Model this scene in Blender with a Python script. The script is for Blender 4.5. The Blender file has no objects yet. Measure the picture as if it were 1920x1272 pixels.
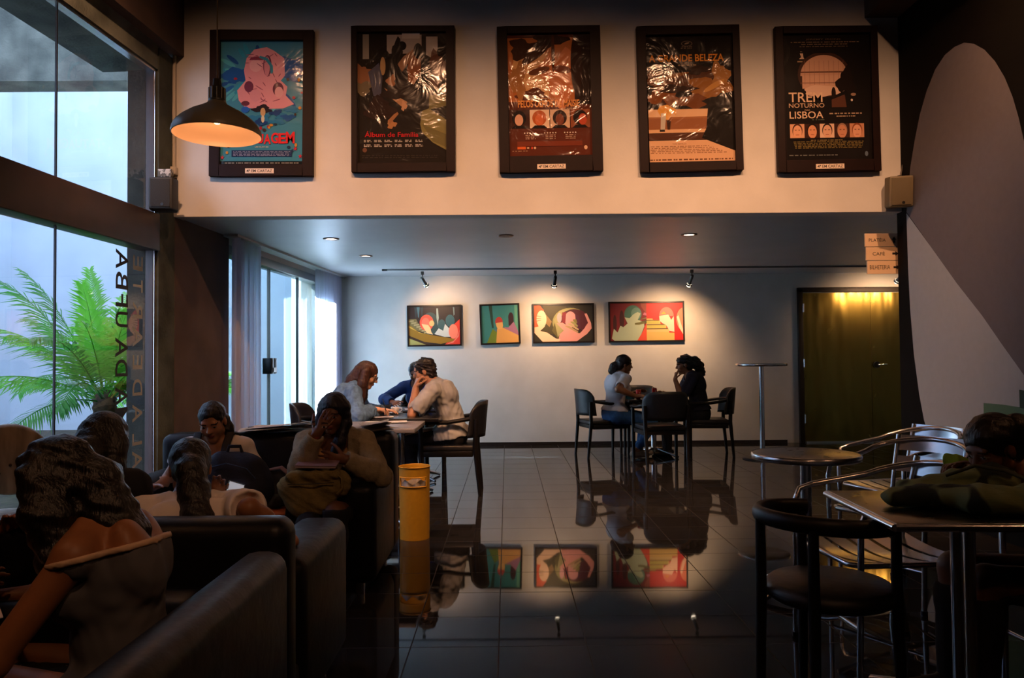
import bpy, bmesh, math, random
import numpy as np
from mathutils import Vector, Matrix
random.seed(7)
SC = bpy.context.scene
COL = SC.collection

# ------------------------------------------------------------ camera, sky, lights, exposure
FPX = 1430.0
CAMZ = 1.25
PITCH = math.radians(1.48); YAW = math.radians(0.4); ROLL = math.radians(0.48)
cam_data = bpy.data.cameras.new('camera')
cam_data.sensor_width = 36.0
cam_data.lens = FPX / 1920.0 * 36.0
cam_data.clip_start = 0.05
cam = bpy.data.objects.new('camera', cam_data); COL.objects.link(cam)
RC = (Matrix.Rotation(-YAW, 3, 'Z') @ Matrix.Rotation(math.pi/2 + PITCH, 3, 'X') @ Matrix.Rotation(-ROLL, 3, 'Z'))
cam.matrix_world = Matrix.Translation((0, 0, CAMZ)) @ RC.to_4x4()
SC.camera = cam
CAMP = Vector((0, 0, CAMZ))

SC.view_settings.view_transform = 'Standard'
SC.view_settings.look = 'None'
SC.view_settings.gamma = 1.0
SC.view_settings.use_curve_mapping = False
SC.view_settings.exposure = 0.0
try:
    SC.cycles.use_denoising = True
    SC.cycles.max_bounces = 8
    SC.cycles.diffuse_bounces = 5
    SC.cycles.glossy_bounces = 4
    SC.cycles.transparent_max_bounces = 12
    SC.cycles.sample_clamp_indirect = 6.0
    SC.cycles.caustics_reflective = False
    SC.cycles.caustics_refractive = False
except Exception:
    pass

wd = bpy.data.worlds.new('sky'); SC.world = wd
wd.use_nodes = True
bg = wd.node_tree.nodes['Background']
bg.inputs['Color'].default_value = (0.60, 0.72, 1.0, 1)
bg.inputs['Strength'].default_value = 6.8

def lamp(name, kind, loc, energy, color, target=None, **kw):
    d = bpy.data.lights.new(name, kind); d.energy = energy; d.color = color
    for k, v in kw.items(): setattr(d, k, v)
    o = bpy.data.objects.new(name, d); COL.objects.link(o); o.location = loc
    if target is not None:
        o.rotation_euler = (Vector(target) - Vector(loc)).to_track_quat('-Z', 'Y').to_euler()
    return o

WARM = (1.0, 0.50, 0.26)
lamp('sun', 'SUN', (-8, 10, 8), 105.0, (0.86, 0.93, 1.0), (-8+1.0, 10-0.05, 8-0.66), angle=math.radians(0.6))
CEIL_H = 4.62           # hall ceiling
HALL_SPOTS = [(-2.2, 4.05), (-0.85, 4.05), (0.5, 4.05), (1.75, 4.05), (2.75, 4.05)]
HALL_W = 620.0

# ------------------------------------------------------------ helpers
def ray(px, py):
    return RC @ Vector(((px-960)/FPX, -(py-636)/FPX, -1.0))
def at(px, py, Y):
    d = ray(px, py); return CAMP + d*(Y/d.y)
def atz(px, py, z):
    d = ray(px, py); return CAMP + d*((z-CAMZ)/d.z)
def atx(px, py, X):
    d = ray(px, py); return CAMP + d*(X/d.x)

_M = {}
def srgb(c):
    if isinstance(c, str):
        c = c.lstrip('#'); c = [int(c[i:i+2], 16)/255 for i in (0, 2, 4)]
    return tuple(((x/12.92) if x <= 0.04045 else ((x+0.055)/1.055)**2.4) for x in c[:3])
def mat(name, color, rough=0.6, metal=0.0, vary=0.0, scale=8.0, bump=0.0, bscale=60.0, spec=0.5, coat=0.0, trans=0.0, emit=0.0, aniso=None, rough_vary=0.0, sheen=0.0, subsurf=0.0):
    if name in _M: return _M[name]
    m = bpy.data.materials.new(name); m.use_nodes = True
    nt = m.node_tree; b = nt.nodes['Principled BSDF']
    c = srgb(color) if isinstance(color, str) else tuple(color)
    b.inputs['Base Color'].default_value = (*c, 1)
    b.inputs['Roughness'].default_value = rough
    b.inputs['Metallic'].default_value = metal
    b.inputs['Specular IOR Level'].default_value = spec
    b.inputs['Coat Weight'].default_value = coat
    if sheen: b.inputs['Sheen Weight'].default_value = sheen
    if trans: b.inputs['Transmission Weight'].default_value = trans
    if subsurf:
        b.inputs['Subsurface Weight'].default_value = subsurf
        b.inputs['Subsurface Radius'].default_value = (0.012, 0.005, 0.003)
        b.inputs['Subsurface Scale'].default_value = 1.0
    if emit:
        b.inputs['Emission Color'].default_value = (*c, 1); b.inputs['Emission Strength'].default_value = emit
    if vary or bump or rough_vary:
        tc = nt.nodes.new('ShaderNodeTexCoord')
        mp = nt.nodes.new('ShaderNodeMapping'); nt.links.new(tc.outputs['Object'], mp.inputs['Vector'])
        if aniso: mp.inputs['Scale'].default_value = aniso
        n = nt.nodes.new('ShaderNodeTexNoise'); n.inputs['Scale'].default_value = scale; n.inputs['Detail'].default_value = 6
        nt.links.new(mp.outputs['Vector'], n.inputs['Vector'])
        if vary:
            mx = nt.nodes.new('ShaderNodeMixRGB'); mx.blend_type = 'MULTIPLY'
            rp = nt.nodes.new('ShaderNodeValToRGB')
            rp.color_ramp.elements[0].position = 0.3; rp.color_ramp.elements[1].position = 0.7
            lo = max(0.0, 1-vary); hi = 1+vary*0.4
            rp.color_ramp.elements[0].color = (lo, lo, lo, 1); rp.color_ramp.elements[1].color = (hi, hi, hi, 1)
            nt.links.new(n.outputs['Fac'], rp.inputs['Fac'])
            mx.inputs['Fac'].default_value = 1.0; mx.inputs['Color1'].default_value = (*c, 1)
            nt.links.new(rp.outputs['Color'], mx.inputs['Color2']); nt.links.new(mx.outputs['Color'], b.inputs['Base Color'])
        if rough_vary:
            ma = nt.nodes.new('ShaderNodeMath'); ma.operation = 'MULTIPLY_ADD'
            ma.inputs[1].default_value = rough_vary; ma.inputs[2].default_value = max(0.02, rough - rough_vary/2)
            nt.links.new(n.outputs['Fac'], ma.inputs[0]); nt.links.new(ma.outputs['Value'], b.inputs['Roughness'])
        if bump:
            n2 = nt.nodes.new('ShaderNodeTexNoise'); n2.inputs['Scale'].default_value = bscale; n2.inputs['Detail'].default_value = 4
            nt.links.new(mp.outputs['Vector'], n2.inputs['Vector'])
            bp = nt.nodes.new('ShaderNodeBump'); bp.inputs['Strength'].default_value = min(1.0, bump); bp.inputs['Distance'].default_value = 0.01
            nt.links.new(n2.outputs['Fac'], bp.inputs['Height']); nt.links.new(bp.outputs['Normal'], b.inputs['Normal'])
    _M[name] = m
    return m

class MB:
    """collects shapes; build() links them as ONE mesh object"""
    def __init__(s): s.v = []; s.f = []; s.m = []; s.s = []; s.mi = 0
    def add(s, vs, fs, mi=None, smooth=False):
        o = len(s.v); s.v.extend([tuple(x) for x in vs])
        mi = s.mi if mi is None else mi
        for f in fs: s.f.append([o+i for i in f]); s.m.append(mi); s.s.append(smooth)
    def box(s, x, y, z, fn=None, mi=None):
        vs = [(a, b, c) for c in z for b in y for a in x]
        if fn: vs = [fn(*p) for p in vs]
        s.add(vs, [(0,2,3,1),(4,5,7,6),(0,1,5,4),(2,6,7,3),(0,4,6,2),(1,3,7,5)], mi)
    def cbox(s, c, d, R=None, mi=None):
        vs = []
        for k in (-1,1):
            for j in (-1,1):
                for i in (-1,1):
                    p = Vector((i*d[0]/2, j*d[1]/2, k*d[2]/2))
                    if R is not None: p = R @ p
                    vs.append(Vector(c)+p)
        s.add(vs, [(0,2,3,1),(4,5,7,6),(0,1,5,4),(2,6,7,3),(0,4,6,2),(1,3,7,5)], mi)
    def tube(s, pts, r, n=10, closed=False, caps=True, mi=None, flat=None):
        pts = [Vector(p) for p in pts]; N = len(pts)
        rs = r if isinstance(r, (list, tuple)) else [r]*N
        rings = []; up = None
        for i, p in enumerate(pts):
            if closed: t = pts[(i+1) % N]-pts[(i-1) % N]
            else: t = pts[min(i+1, N-1)]-pts[max(i-1, 0)]
            t.normalize()
            if up is None:
                up = Vector((0, 0, 1)) if abs(t.z) < 0.9 else Vector((0, 1, 0))
            a = up - t*up.dot(t)
            if a.length < 1e-4: a = t.orthogonal()
            a.normalize(); up = a; b = t.cross(a)
            fl = flat or (1, 1)
            rings.append([p + (a*math.cos(2*math.pi*k/n)*fl[0] + b*math.sin(2*math.pi*k/n)*fl[1])*rs[i] for k in range(n)])
        vs = [q for rg in rings for q in rg]; fs = []
        for i in range(N if closed else N-1):
            j = (i+1) % N
            for k in range(n):
                k2 = (k+1) % n; fs.append((i*n+k, i*n+k2, j*n+k2, j*n+k))
        s.add(vs, fs, mi, True)
        if caps and not closed:
            s.add(rings[0], [tuple(reversed(range(n)))], mi); s.add(rings[-1], [tuple(range(n))], mi)
    def cyl(s, p0, p1, r0, r1=None, n=20, mi=None, caps=True):
        s.tube([p0, p1], [r0, r0 if r1 is None else r1], n, caps=caps, mi=mi)
    def lathe(s, prof, c=(0,0,0), n=32, mi=None, R=None, smooth=True, cap=False):
        vs = []; fs = []
        for (r, z) in prof:
            for k in range(n):
                a = 2*math.pi*k/n; p = Vector((r*math.cos(a), r*math.sin(a), z))
                if R is not None: p = R @ p
                vs.append(Vector(c)+p)
        for i in range(len(prof)-1):
            for k in range(n):
                k2 = (k+1) % n; fs.append((i*n+k, i*n+k2, (i+1)*n+k2, (i+1)*n+k))
        s.add(vs, fs, mi, smooth)
        if cap:
            s.add(vs[:n], [tuple(reversed(range(n)))], mi); s.add(vs[-n:], [tuple(range(n))], mi)
    def grid(s, fn, nu, nv, mi=None, smooth=True, cu=False):
        vs = [fn(i/(nu if cu else nu), j/nv) for j in range(nv+1) for i in range(nu+1)]
        fs = [(j*(nu+1)+i, j*(nu+1)+i+1, (j+1)*(nu+1)+i+1, (j+1)*(nu+1)+i) for j in range(nv) for i in range(nu)]
        s.add(vs, fs, mi, smooth)
    def ell(s, c, r, R=None, nu=16, nv=10, mi=None):
        def fn(u, v):
            a = 2*math.pi*u; b = math.pi*(v-0.5)
            p = Vector((r[0]*math.cos(b)*math.cos(a), r[1]*math.cos(b)*math.sin(a), r[2]*math.sin(b)))
            if R is not None: p = R @ p
            return Vector(c)+p
        s.grid(fn, nu, nv, mi)
    def prism(s, poly, fn, t0, t1, mi=None, smooth=False):
        """poly (u,v) -> fn(u,v,t)"""
        n = len(poly)
        vs = [fn(u, v, t0) for u, v in poly]+[fn(u, v, t1) for u, v in poly]
        fs = [tuple(reversed(range(n))), tuple(range(n, 2*n))]
        s.add(vs, fs, mi); s.add(vs, [(i, (i+1) % n, n+(i+1) % n, n+i) for i in range(n)], mi, smooth)
    def build(s, name, mats, parent=None, loc=(0,0,0), rotz=0.0, bevel=0.0, seg=3, subsurf=0, kind=None):
        me = bpy.data.meshes.new(name); me.from_pydata(s.v, [], s.f)
        if not isinstance(mats, (list, tuple)): mats = [mats]
        for m in mats: me.materials.append(m)
        me.polygons.foreach_set('material_index', s.m); me.polygons.foreach_set('use_smooth', s.s)
        me.validate(); me.update()
        if bevel:
            bm = bmesh.new(); bm.from_mesh(me); bmesh.ops.remove_doubles(bm, verts=bm.verts, dist=1e-6)
            bmesh.ops.recalc_face_normals(bm, faces=bm.faces); bm.to_mesh(me); bm.free()
        o = bpy.data.objects.new(name, me); COL.objects.link(o)
        o.location = loc; o.rotation_euler = (0, 0, rotz)
        if parent: o.parent = parent
        if bevel:
            md = o.modifiers.new('bevel', 'BEVEL'); md.width = bevel; md.segments = seg; md.limit_method = 'ANGLE'; md.angle_limit = math.radians(40)
            me.polygons.foreach_set('use_smooth', [True]*len(me.polygons)) if seg > 2 else None
            md.harden_normals = False
        if subsurf:
            md = o.modifiers.new('subdivision', 'SUBSURF'); md.levels = subsurf; md.render_levels = subsurf
        if kind: o['kind'] = kind
        return o

def thing(name, label, cat, loc=(0,0,0), rotz=0.0, group=None):
    o = bpy.data.objects.new(name, None); COL.objects.link(o)
    o.location = loc; o.rotation_euler = (0, 0, rotz); o.empty_display_size = 0.1
    o['label'] = label; o['category'] = cat
    if group: o['group'] = group
    return o
def tag(o, label, cat, group=None):
    o['label'] = label; o['category'] = cat
    if group: o['group'] = group
    return o
def dup(root, loc, rotz, label, group=None):
    r = root.copy(); COL.objects.link(r); r.location = loc; r.rotation_euler = (0, 0, rotz); r['label'] = label
    if group: r['group'] = group
    for ch in list(root.children):
        c = ch.copy(); COL.objects.link(c); c.parent = r
        for g in ch.children:
            d = g.copy(); COL.objects.link(d); d.parent = c
    return r
def struct(name, mb, mats, **kw):
    return mb.build(name, mats, kind='structure', **kw)

_font_cache = {}
def text_geo(body, size, align='LEFT', sx=1.0, spacing=1.0, bold=0.0):
    """flat lettering -> (verts2d, faces, width)"""
    cu = bpy.data.curves.new('lettering', 'FONT'); cu.body = body; cu.size = size; cu.align_x = align; cu.space_character = spacing
    cu.resolution_u = 3; cu.offset = bold
    ob = bpy.data.objects.new('lettering', cu); COL.objects.link(ob)
    dg = bpy.context.evaluated_depsgraph_get()
    me = bpy.data.meshes.new_from_object(ob.evaluated_get(dg))
    vs = [(v.co.x*sx, v.co.y) for v in me.vertices]; fs = [tuple(p.vertices) for p in me.polygons]
    bpy.data.objects.remove(ob); bpy.data.curves.remove(cu); bpy.data.meshes.remove(me)
    return vs, fs
def fit_text(body, w, h=None, bold=0.0):
    """lettering scaled to width w and cap height h, origin bottom-left"""
    vs, fs = text_geo(body, 1.0, bold=bold)
    if not vs: return vs, fs
    x0 = min(v[0] for v in vs); x1 = max(v[0] for v in vs); y0 = 0.0 if h else min(v[1] for v in vs)
    y1 = max(v[1] for v in vs)
    kx = w/(x1-x0); ky = (h/(y1-y0)) if h else kx
    return [((x-x0)*kx, (y-y0)*ky) for x, y in vs], fs
# ------------------------------------------------------------ materials of the setting
def noise_mix(name, c1, c2, scale, rough, detail=8, bump=0.15, bscale=120, spec=0.4, rough2=None, p0=0.35, p1=0.65):
    if name in _M: return _M[name]
    m = bpy.data.materials.new(name); m.use_nodes = True; nt = m.node_tree; b = nt.nodes['Principled BSDF']
    tc = nt.nodes.new('ShaderNodeTexCoord'); n = nt.nodes.new('ShaderNodeTexNoise')
    n.inputs['Scale'].default_value = scale; n.inputs['Detail'].default_value = detail
    nt.links.new(tc.outputs['Object'], n.inputs['Vector'])
    rp = nt.nodes.new('ShaderNodeValToRGB'); rp.color_ramp.elements[0].position = p0; rp.color_ramp.elements[1].position = p1
    rp.color_ramp.elements[0].color = (*srgb(c1), 1); rp.color_ramp.elements[1].color = (*srgb(c2), 1)
    nt.links.new(n.outputs['Fac'], rp.inputs['Fac']); nt.links.new(rp.outputs['Color'], b.inputs['Base Color'])
    b.inputs['Roughness'].default_value = rough; b.inputs['Specular IOR Level'].default_value = spec
    if bump:
        n2 = nt.nodes.new('ShaderNodeTexNoise'); n2.inputs['Scale'].default_value = bscale; n2.inputs['Detail'].default_value = 6
        nt.links.new(tc.outputs['Object'], n2.inputs['Vector'])
        bp = nt.nodes.new('ShaderNodeBump'); bp.inputs['Strength'].default_value = bump; bp.inputs['Distance'].default_value = 0.01
        nt.links.new(n2.outputs['Fac'], bp.inputs['Height']); nt.links.new(bp.outputs['Normal'], b.inputs['Normal'])
    _M[name] = m; return m

PLASTER = noise_mix('white_plaster', '#cbc7c0', '#d6d2cb', 2.2, 0.75, bump=0.08, bscale=40)
CEILM = noise_mix('ceiling_paint', '#aeb0b2', '#b8b9ba', 1.6, 0.42, bump=0.10, bscale=1.6, spec=0.5)
CONCD = noise_mix('dark_weathered_concrete', '#33372f', '#50554a', 3.5, 0.9, bump=0.5, bscale=45)
CONC = noise_mix('rough_concrete', '#4f544d', '#777c71', 3.5, 0.9, bump=0.5, bscale=45)
BRONZE = mat('dark_bronze_frame', '#3a2a24', 0.45, vary=0.3, scale=5)
BROWNW = noise_mix('dark_brown_wall', '#4a3b33', '#57463c', 3, 0.85, bump=0.1)
COURT = noise_mix('courtyard_plaster', '#a9b7c4', '#b5c2ce', 1.2, 0.9, bump=0.1, bscale=30)
BLACKP = mat('black_paint', '#16120f', 0.6)
ALU = mat('brushed_aluminium', (0.72, 0.72, 0.74), 0.24, 1.0, rough_vary=0.05, scale=30)
CHROME = mat('chrome', (0.8, 0.8, 0.82), 0.12, 1.0)

def floor_material():
    m = bpy.data.materials.new('polished_black_granite_tiles'); m.use_nodes = True; nt = m.node_tree; b = nt.nodes['Principled BSDF']
    geo = nt.nodes.new('ShaderNodeNewGeometry')
    mp = nt.nodes.new('ShaderNodeMapping'); mp.inputs['Location'].default_value = (TILE_OFF[0], TILE_OFF[1], 0)
    nt.links.new(geo.outputs['Position'], mp.inputs['Vector'])
    br = nt.nodes.new('ShaderNodeTexBrick'); br.offset = 0.0; br.squash = 1.0
    br.inputs['Scale'].default_value = 1.0; br.inputs['Brick Width'].default_value = TILE; br.inputs['Row Height'].default_value = TILE
    br.inputs['Mortar Size'].default_value = 0.0028; br.inputs['Mortar Smooth'].default_value = 0.1; br.inputs['Bias'].default_value = 0.0
    br.inputs['Color1'].default_value = (0.013, 0.012, 0.012, 1); br.inputs['Color2'].default_value = (0.019, 0.018, 0.018, 1)
    br.inputs['Mortar'].default_value = (0.012, 0.010, 0.009, 1)
    nt.links.new(mp.outputs['Vector'], br.inputs['Vector'])
    n = nt.nodes.new('ShaderNodeTexNoise'); n.inputs['Scale'].default_value = 160; n.inputs['Detail'].default_value = 3
    nt.links.new(geo.outputs['Position'], n.inputs['Vector'])
    rp = nt.nodes.new('ShaderNodeValToRGB'); rp.color_ramp.elements[0].position = 0.52; rp.color_ramp.elements[1].position = 0.75
    rp.color_ramp.elements[0].color = (1, 1, 1, 1); rp.color_ramp.elements[1].color = (2.2, 2.2, 2.3, 1)
    nt.links.new(n.outputs['Fac'], rp.inputs['Fac'])
    mx = nt.nodes.new('ShaderNodeMixRGB'); mx.blend_type = 'MULTIPLY'; mx.inputs['Fac'].default_value = 1
    nt.links.new(br.outputs['Color'], mx.inputs['Color1']); nt.links.new(rp.outputs['Color'], mx.inputs['Color2'])
    nt.links.new(mx.outputs['Color'], b.inputs['Base Color'])
    ra = nt.nodes.new('ShaderNodeMapRange'); ra.inputs['To Min'].default_value = 0.03; ra.inputs['To Max'].default_value = 0.6
    nt.links.new(br.outputs['Fac'], ra.inputs['Value']); nt.links.new(ra.outputs['Result'], b.inputs['Roughness'])
    bp = nt.nodes.new('ShaderNodeBump'); bp.inputs['Strength'].default_value = 0.35; bp.inputs['Distance'].default_value = 0.002; bp.invert = True
    nt.links.new(br.outputs['Fac'], bp.inputs['Height'])
    nt.links.new(bp.outputs['Normal'], b.inputs['Normal'])
    b.inputs['Specular IOR Level'].default_value = 0.2; b.inputs['IOR'].default_value = 1.45
    return m
TILE = 0.383
TILE_OFF = (0.045, 0.10)

def glass_material(name, tint, fac=0.06):
    m = bpy.data.materials.new(name); m.use_nodes = True; nt = m.node_tree
    nt.nodes.remove(nt.nodes['Principled BSDF']); out = nt.nodes['Material Output']
    t = nt.nodes.new('ShaderNodeBsdfTransparent'); t.inputs['Color'].default_value = (*tint, 1)
    g = nt.nodes.new('ShaderNodeBsdfGlossy'); g.inputs['Roughness'].default_value = 0.01
    fr = nt.nodes.new('ShaderNodeFresnel'); fr.inputs['IOR'].default_value = 1.45
    mx = nt.nodes.new('ShaderNodeMixShader')
    ge = nt.nodes.new('ShaderNodeNewGeometry'); om = nt.nodes.new('ShaderNodeMath'); om.operation = 'SUBTRACT'; om.inputs[0].default_value = 1.0
    nt.links.new(ge.outputs['Backfacing'], om.inputs[1])
    mu = nt.nodes.new('ShaderNodeMath'); mu.operation = 'MULTIPLY'
    nt.links.new(fr.outputs['Fac'], mu.inputs[0]); nt.links.new(om.outputs['Value'], mu.inputs[1])
    nt.links.new(mu.outputs['Value'], mx.inputs['Fac']); nt.links.new(t.outputs['BSDF'], mx.inputs[1]); nt.links.new(g.outputs['BSDF'], mx.inputs[2])
    nt.links.new(mx.outputs['Shader'], out.inputs['Surface'])
    return m
GLASS = glass_material('window_glass', (0.93, 0.95, 0.97))
GLASSG = glass_material('greenish_door_glass', (0.86, 0.95, 0.95))

# ------------------------------------------------------------ geometry of the room
LOW = 2.46              # ceiling of the rear room
YF = 6.34               # face of the poster wall
YB = 11.05              # rear wall
XR = 3.32               # mural wall
XC = 6.6                # far right end of the rear room
SL = 0.06
def XW(y): return -2.53 + SL*(y-11.2)
def LW(n, y, z): return (XW(y)+n, y-SL*n, z)     # along the slightly skewed window wall; n = into the room
XPOST0 = at(330, 200, YF).x - 0.02

mb = MB(); mb.add([(-3.4, -2.6, 0), (XC, -2.6, 0), (XC, YB, 0), (-2.55, YB, 0), (-3.4, YB, 0)], [(0, 1, 2, 3, 4)])
mb.add([(-3.4, -2.6, -.12), (XC, -2.6, -.12), (XC, YB, -.12), (-3.4, YB, -.12)], [(3, 2, 1, 0)])
struct('floor', mb, floor_material())

mb = MB(); mb.box((-2.9, XC), (YF+0.16, YB+0.2), (LOW, LOW+0.25)); struct('ceiling_rear', mb, CEILM)
mb = MB(); mb.box((-3.6, XC), (-2.7, YF+0.2), (CEIL_H, CEIL_H+0.2)); struct('ceiling_hall', mb, noise_mix('hall_ceiling_paint', '#4d463f', '#5a5149', 2, 0.8))
mb = MB(); mb.box((XPOST0, XR+0.0), (YF, YF+0.16), (LOW-0.005, CEIL_H)); struct('wall_posters', mb, PLASTER)
mb = MB(); mb.box((-2.9, XC), (YB, YB+0.2), (0, LOW+0.2)); struct('wall_back', mb, PLASTER)
mb = MB(); mb.box((XC, XC+0.2), (YF, YB+0.2), (0, LOW+0.2)); struct('wall_right_rear', mb, PLASTER)
mb = MB(); mb.box((XR+0.24, XC+.2), (YF+0.1, YF+0.2), (0, LOW+.2)); struct('wall_inner', mb, PLASTER)
mb = MB(); mb.box((-3.6, XC), (-2.8, -2.6), (0, CEIL_H)); struct('wall_front', mb, noise_mix('dark_wall_paint', '#3a332d', '#453d36', 2, 0.85))
mb = MB(); mb.box((-2.55, 4.05), (YB-0.012, YB), (0, 0.045)); struct('baseboard_back', mb, mat('dark_granite_skirting', '#2a2320', 0.3))

# mural wall on the right: black ground with flat painted shapes
MURAL_BLACK = noise_mix('mural_black_paint', '#0b0907', '#0f0c09', 5, 0.75, bump=0.05, spec=0.1)
mb = MB(); mb.box((XR, XR+0.24), (-2.6, 6.42), (0, CEIL_H), mi=0)
def mural(mb, pts, mi, off):
    vs = []
    for px, py in pts:
        p = atx(px, py, XR); vs.append((XR-off, p.y, p.z))
    mb.add(vs, [tuple(range(len(vs)))], mi)
purple = [(1700,398),(1703,360),(1707,315),(1715,265),(1725,215),(1738,170),(1754,130),(1772,103),(1790,88),(1808,80),(1826,82),(1846,93),(1866,115),(1884,145),(1899,182),(1910,220),(1922,272),(1934,340),(1950,430),(1960,520),(1965,690),(1925,710),(1880,647),(1842,592),(1795,532),(1748,466)]
white = [(1700,400),(1748,466),(1795,532),(1842,592),(1880,647),(1925,710),(1965,765),(1965,900),(1860,836),(1800,823),(1790,822),(1768,820),(1741,814),(1733,788),(1724,740),(1714,665),(1707,580),(1703,500)]
green = [(1845,756),(1881,759),(1913,764),(1990,776),(1990,905),(1880,850),(1846,834)]
darkgreen = [(1912,731),(1990,745),(1990,781),(1913,765)]
lowgreen = [(1741,815),(1776,821),(1800,824),(1990,867),(1990,950),(1742,860),(1715,856)]
mural(mb, purple, 1, 0.0012); mural(mb, white, 2, 0.0020); mural(mb, green, 3, 0.0032); mural(mb, darkgreen, 4, 0.0038); mural(mb, lowgreen, 5, 0.0028)
struct('wall_mural', mb, [MURAL_BLACK, mat('mural_mauve_paint', '#676061', 0.75, vary=0.06, scale=20), mat('mural_white_paint', '#a6a9a9', 0.75, vary=0.04, scale=20),
                          mat('mural_green_paint', '#4f7357', 0.75), mat('mural_deep_green_paint', '#1e3b2a', 0.75), mat('mural_bottle_green_paint', '#16241b', 0.75)])
mb = MB(); mb.box((XR-0.28, XR+0.24), (-2.6, YF), (4.10, CEIL_H)); struct('beam_right', mb, BROWNW)

# left: window wall
PILM = [CONC, BROWNW]
mb = MB(); mb.box((0.0, 0.058), (6.10, YF+0.02), (0, 3.78), fn=LW); struct('pillar_concrete', mb, CONCD)
mb = MB(); mb.box((-0.20, 0.0), (6.10, YF+0.02), (0, 3.78), fn=LW); struct('pillar_outer', mb, noise_mix('concrete_with_eave_shade', '#1a1d18', '#2b2f28', 3.5, 0.9, bump=0.5, bscale=45))  # same concrete, with the eave's shade put into a darker colour
mb = MB(); mb.box((-0.30, 0.06), (YF+0.02, 7.42), (0, LOW+0.1), fn=LW); struct('wall_left', mb, BROWNW)
mb = MB(); mb.box((-0.30, 0.02), (10.62, YB+.1), (0, LOW+0.1), fn=LW); mb.box((-0.30, 0.02), (7.42, 10.62), (2.36, LOW+0.1), fn=LW); struct('wall_left_rear', mb, PLASTER)
mb = MB(); mb.box((-0.34, 0.14), (-2.6, YF+.02), (3.80, CEIL_H), fn=LW); struct('beam_window', mb, BROWNW)
mb = MB(); mb.box((-0.42, 0.05), (-2.6, 6.12), (3.60, 3.80), fn=LW); struct('lintel_window', mb, CONC)
mb = MB(); mb.box((-0.25, 0.06), (-2.6, 6.10), (0.0, 0.20), fn=LW); struct('sill_window', mb, mat('dark_stone_sill', '#3a3733', 0.5))

mb = MB(); mb.box((-0.30, 0.06), (-2.6, 3.74), (0, 3.7), fn=LW); struct('wall_left_front', mb, BROWNW)
# window_1 : two lights above and below a bronze transom
mb = MB(); mb.box((-0.09, 0.07), (3.74, 6.10), (2.135, 2.43), fn=LW); tr = struct('window_1', mb, BRONZE, bevel=0.006)
mb = MB(); mb.box((-0.03, 0.03), (6.066, 6.10), (0.2, 3.6), fn=LW); 
mb.build('frame', BRONZE, tr)
mb = MB(); mb.box((0.0, 0.037), (6.074, 6.082), (0.2, 3.6), fn=LW); mb.box((-0.03, 0.036), (3.74, 6.1), (3.575, 3.60), fn=LW); mb.build('aluminium_bead', ALU, tr)
SEAM = [4.92, 3.75]
ys = [6.075]+SEAM
for i in range(len(ys)-1):
    for (z0, z1) in ((0.2, 2.14), (2.43, 3.59)):
        mb = MB(); mb.box((-0.004, 0.003), (ys[i+1]+0.006, ys[i]-0.006), (z0, z1), fn=LW)
        mb.build('glass_pane', GLASS, tr)
mb = MB()
for y in SEAM: mb.box((-0.006, 0.006), (y-0.006, y+0.006), (0.2, 3.59), fn=LW)
mb.build('silicone_seam', mat('black_silicone', '#0c0c0c', 0.5), tr)
# lettering on the glass (reads from outside, mirrored from in here)
def glass_letters(name, entries, y0, y1, m):
    mb = MB()
    for ch, za, zb in entries:       # reading upwards from za to zb; cap height along the wall y0->y1
        vs, fs = fit_text(ch, zb-za, y1-y0, bold=0.012)
        mb.add([LW(0.004, y0+v, za+u) for u, v in vs], fs)
    return mb.build(name, m, tr)
def zpy(py, Y): return CAMZ + (673.0-py)/FPX*Y*1.0
col1 = [('A',500,463),('B',537,505),('F',570,546),('U',608,579),('A',664,628),('D',700,668),('A',754,719),('M',796,758),('E',829,804),('N',864,838),('I',886,877),('C',916,893)]
col2 = [('E',502,474),('T',543,519),('R',592,560),('A',645,608),('E',687,660),('D',736,705),('A',785,752),('L',828,806),('A',872,838),('S',908,884)]
glass_letters('lettering', [(c, zpy(a, 5.69), zpy(b, 5.69)) for c, a, b in col1], 5.60, 5.76, mat('black_vinyl_lettering', '#26282b', 0.6))
glass_letters('lettering', [(c, zpy(a, 5.9), zpy(b, 5.9)) for c, a, b in col2], 5.83, 5.965, mat('silver_vinyl_lettering', '#9da3a2', 0.5))

# exterior courtyard
GROUND = noise_mix('courtyard_soil', '#2e2a22', '#4a4434', 6, 0.95, bump=0.6, bscale=25)
mb = MB(); mb.box((-9.2, XW(4)-0.25), (-3, 15.5), (-0.2, 0.0)); struct('ground_courtyard', mb, GROUND)
mb = MB(); mb.box((-9.4, -9.2), (-3, 10.15), (0, 11.0)); mb.box((-9.4, -9.2), (10.15, 11.75), (0, 4.4)); mb.box((-9.4, -9.2), (11.75, 15.5), (0, 11.0)); struct('wall_courtyard_sun_blocker', mb, COURT)  # heights made up to block the sun everywhere but the far curtain
mb = MB(); mb.box((-9.2, -2.9), (14.2, 14.4), (0, 6.6)); struct('wall_courtyard_end', mb, COURT)
mb = MB(); mb.box((-9.2, -3.05), (8.0, 8.33), (4.22, 6.1)); struct('beam_courtyard', mb, CONC)
mb = MB(); mb.box((-3.1, -2.6), (11.0, 14.2), (0, 6.6)); struct('wall_courtyard_building', mb, COURT)
mb = MB(); mb.box((-3.75, -2.95), (-2.6, 11.0), (4.3, 6.6)); struct('wall_courtyard_upper', mb, CONC)

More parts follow.
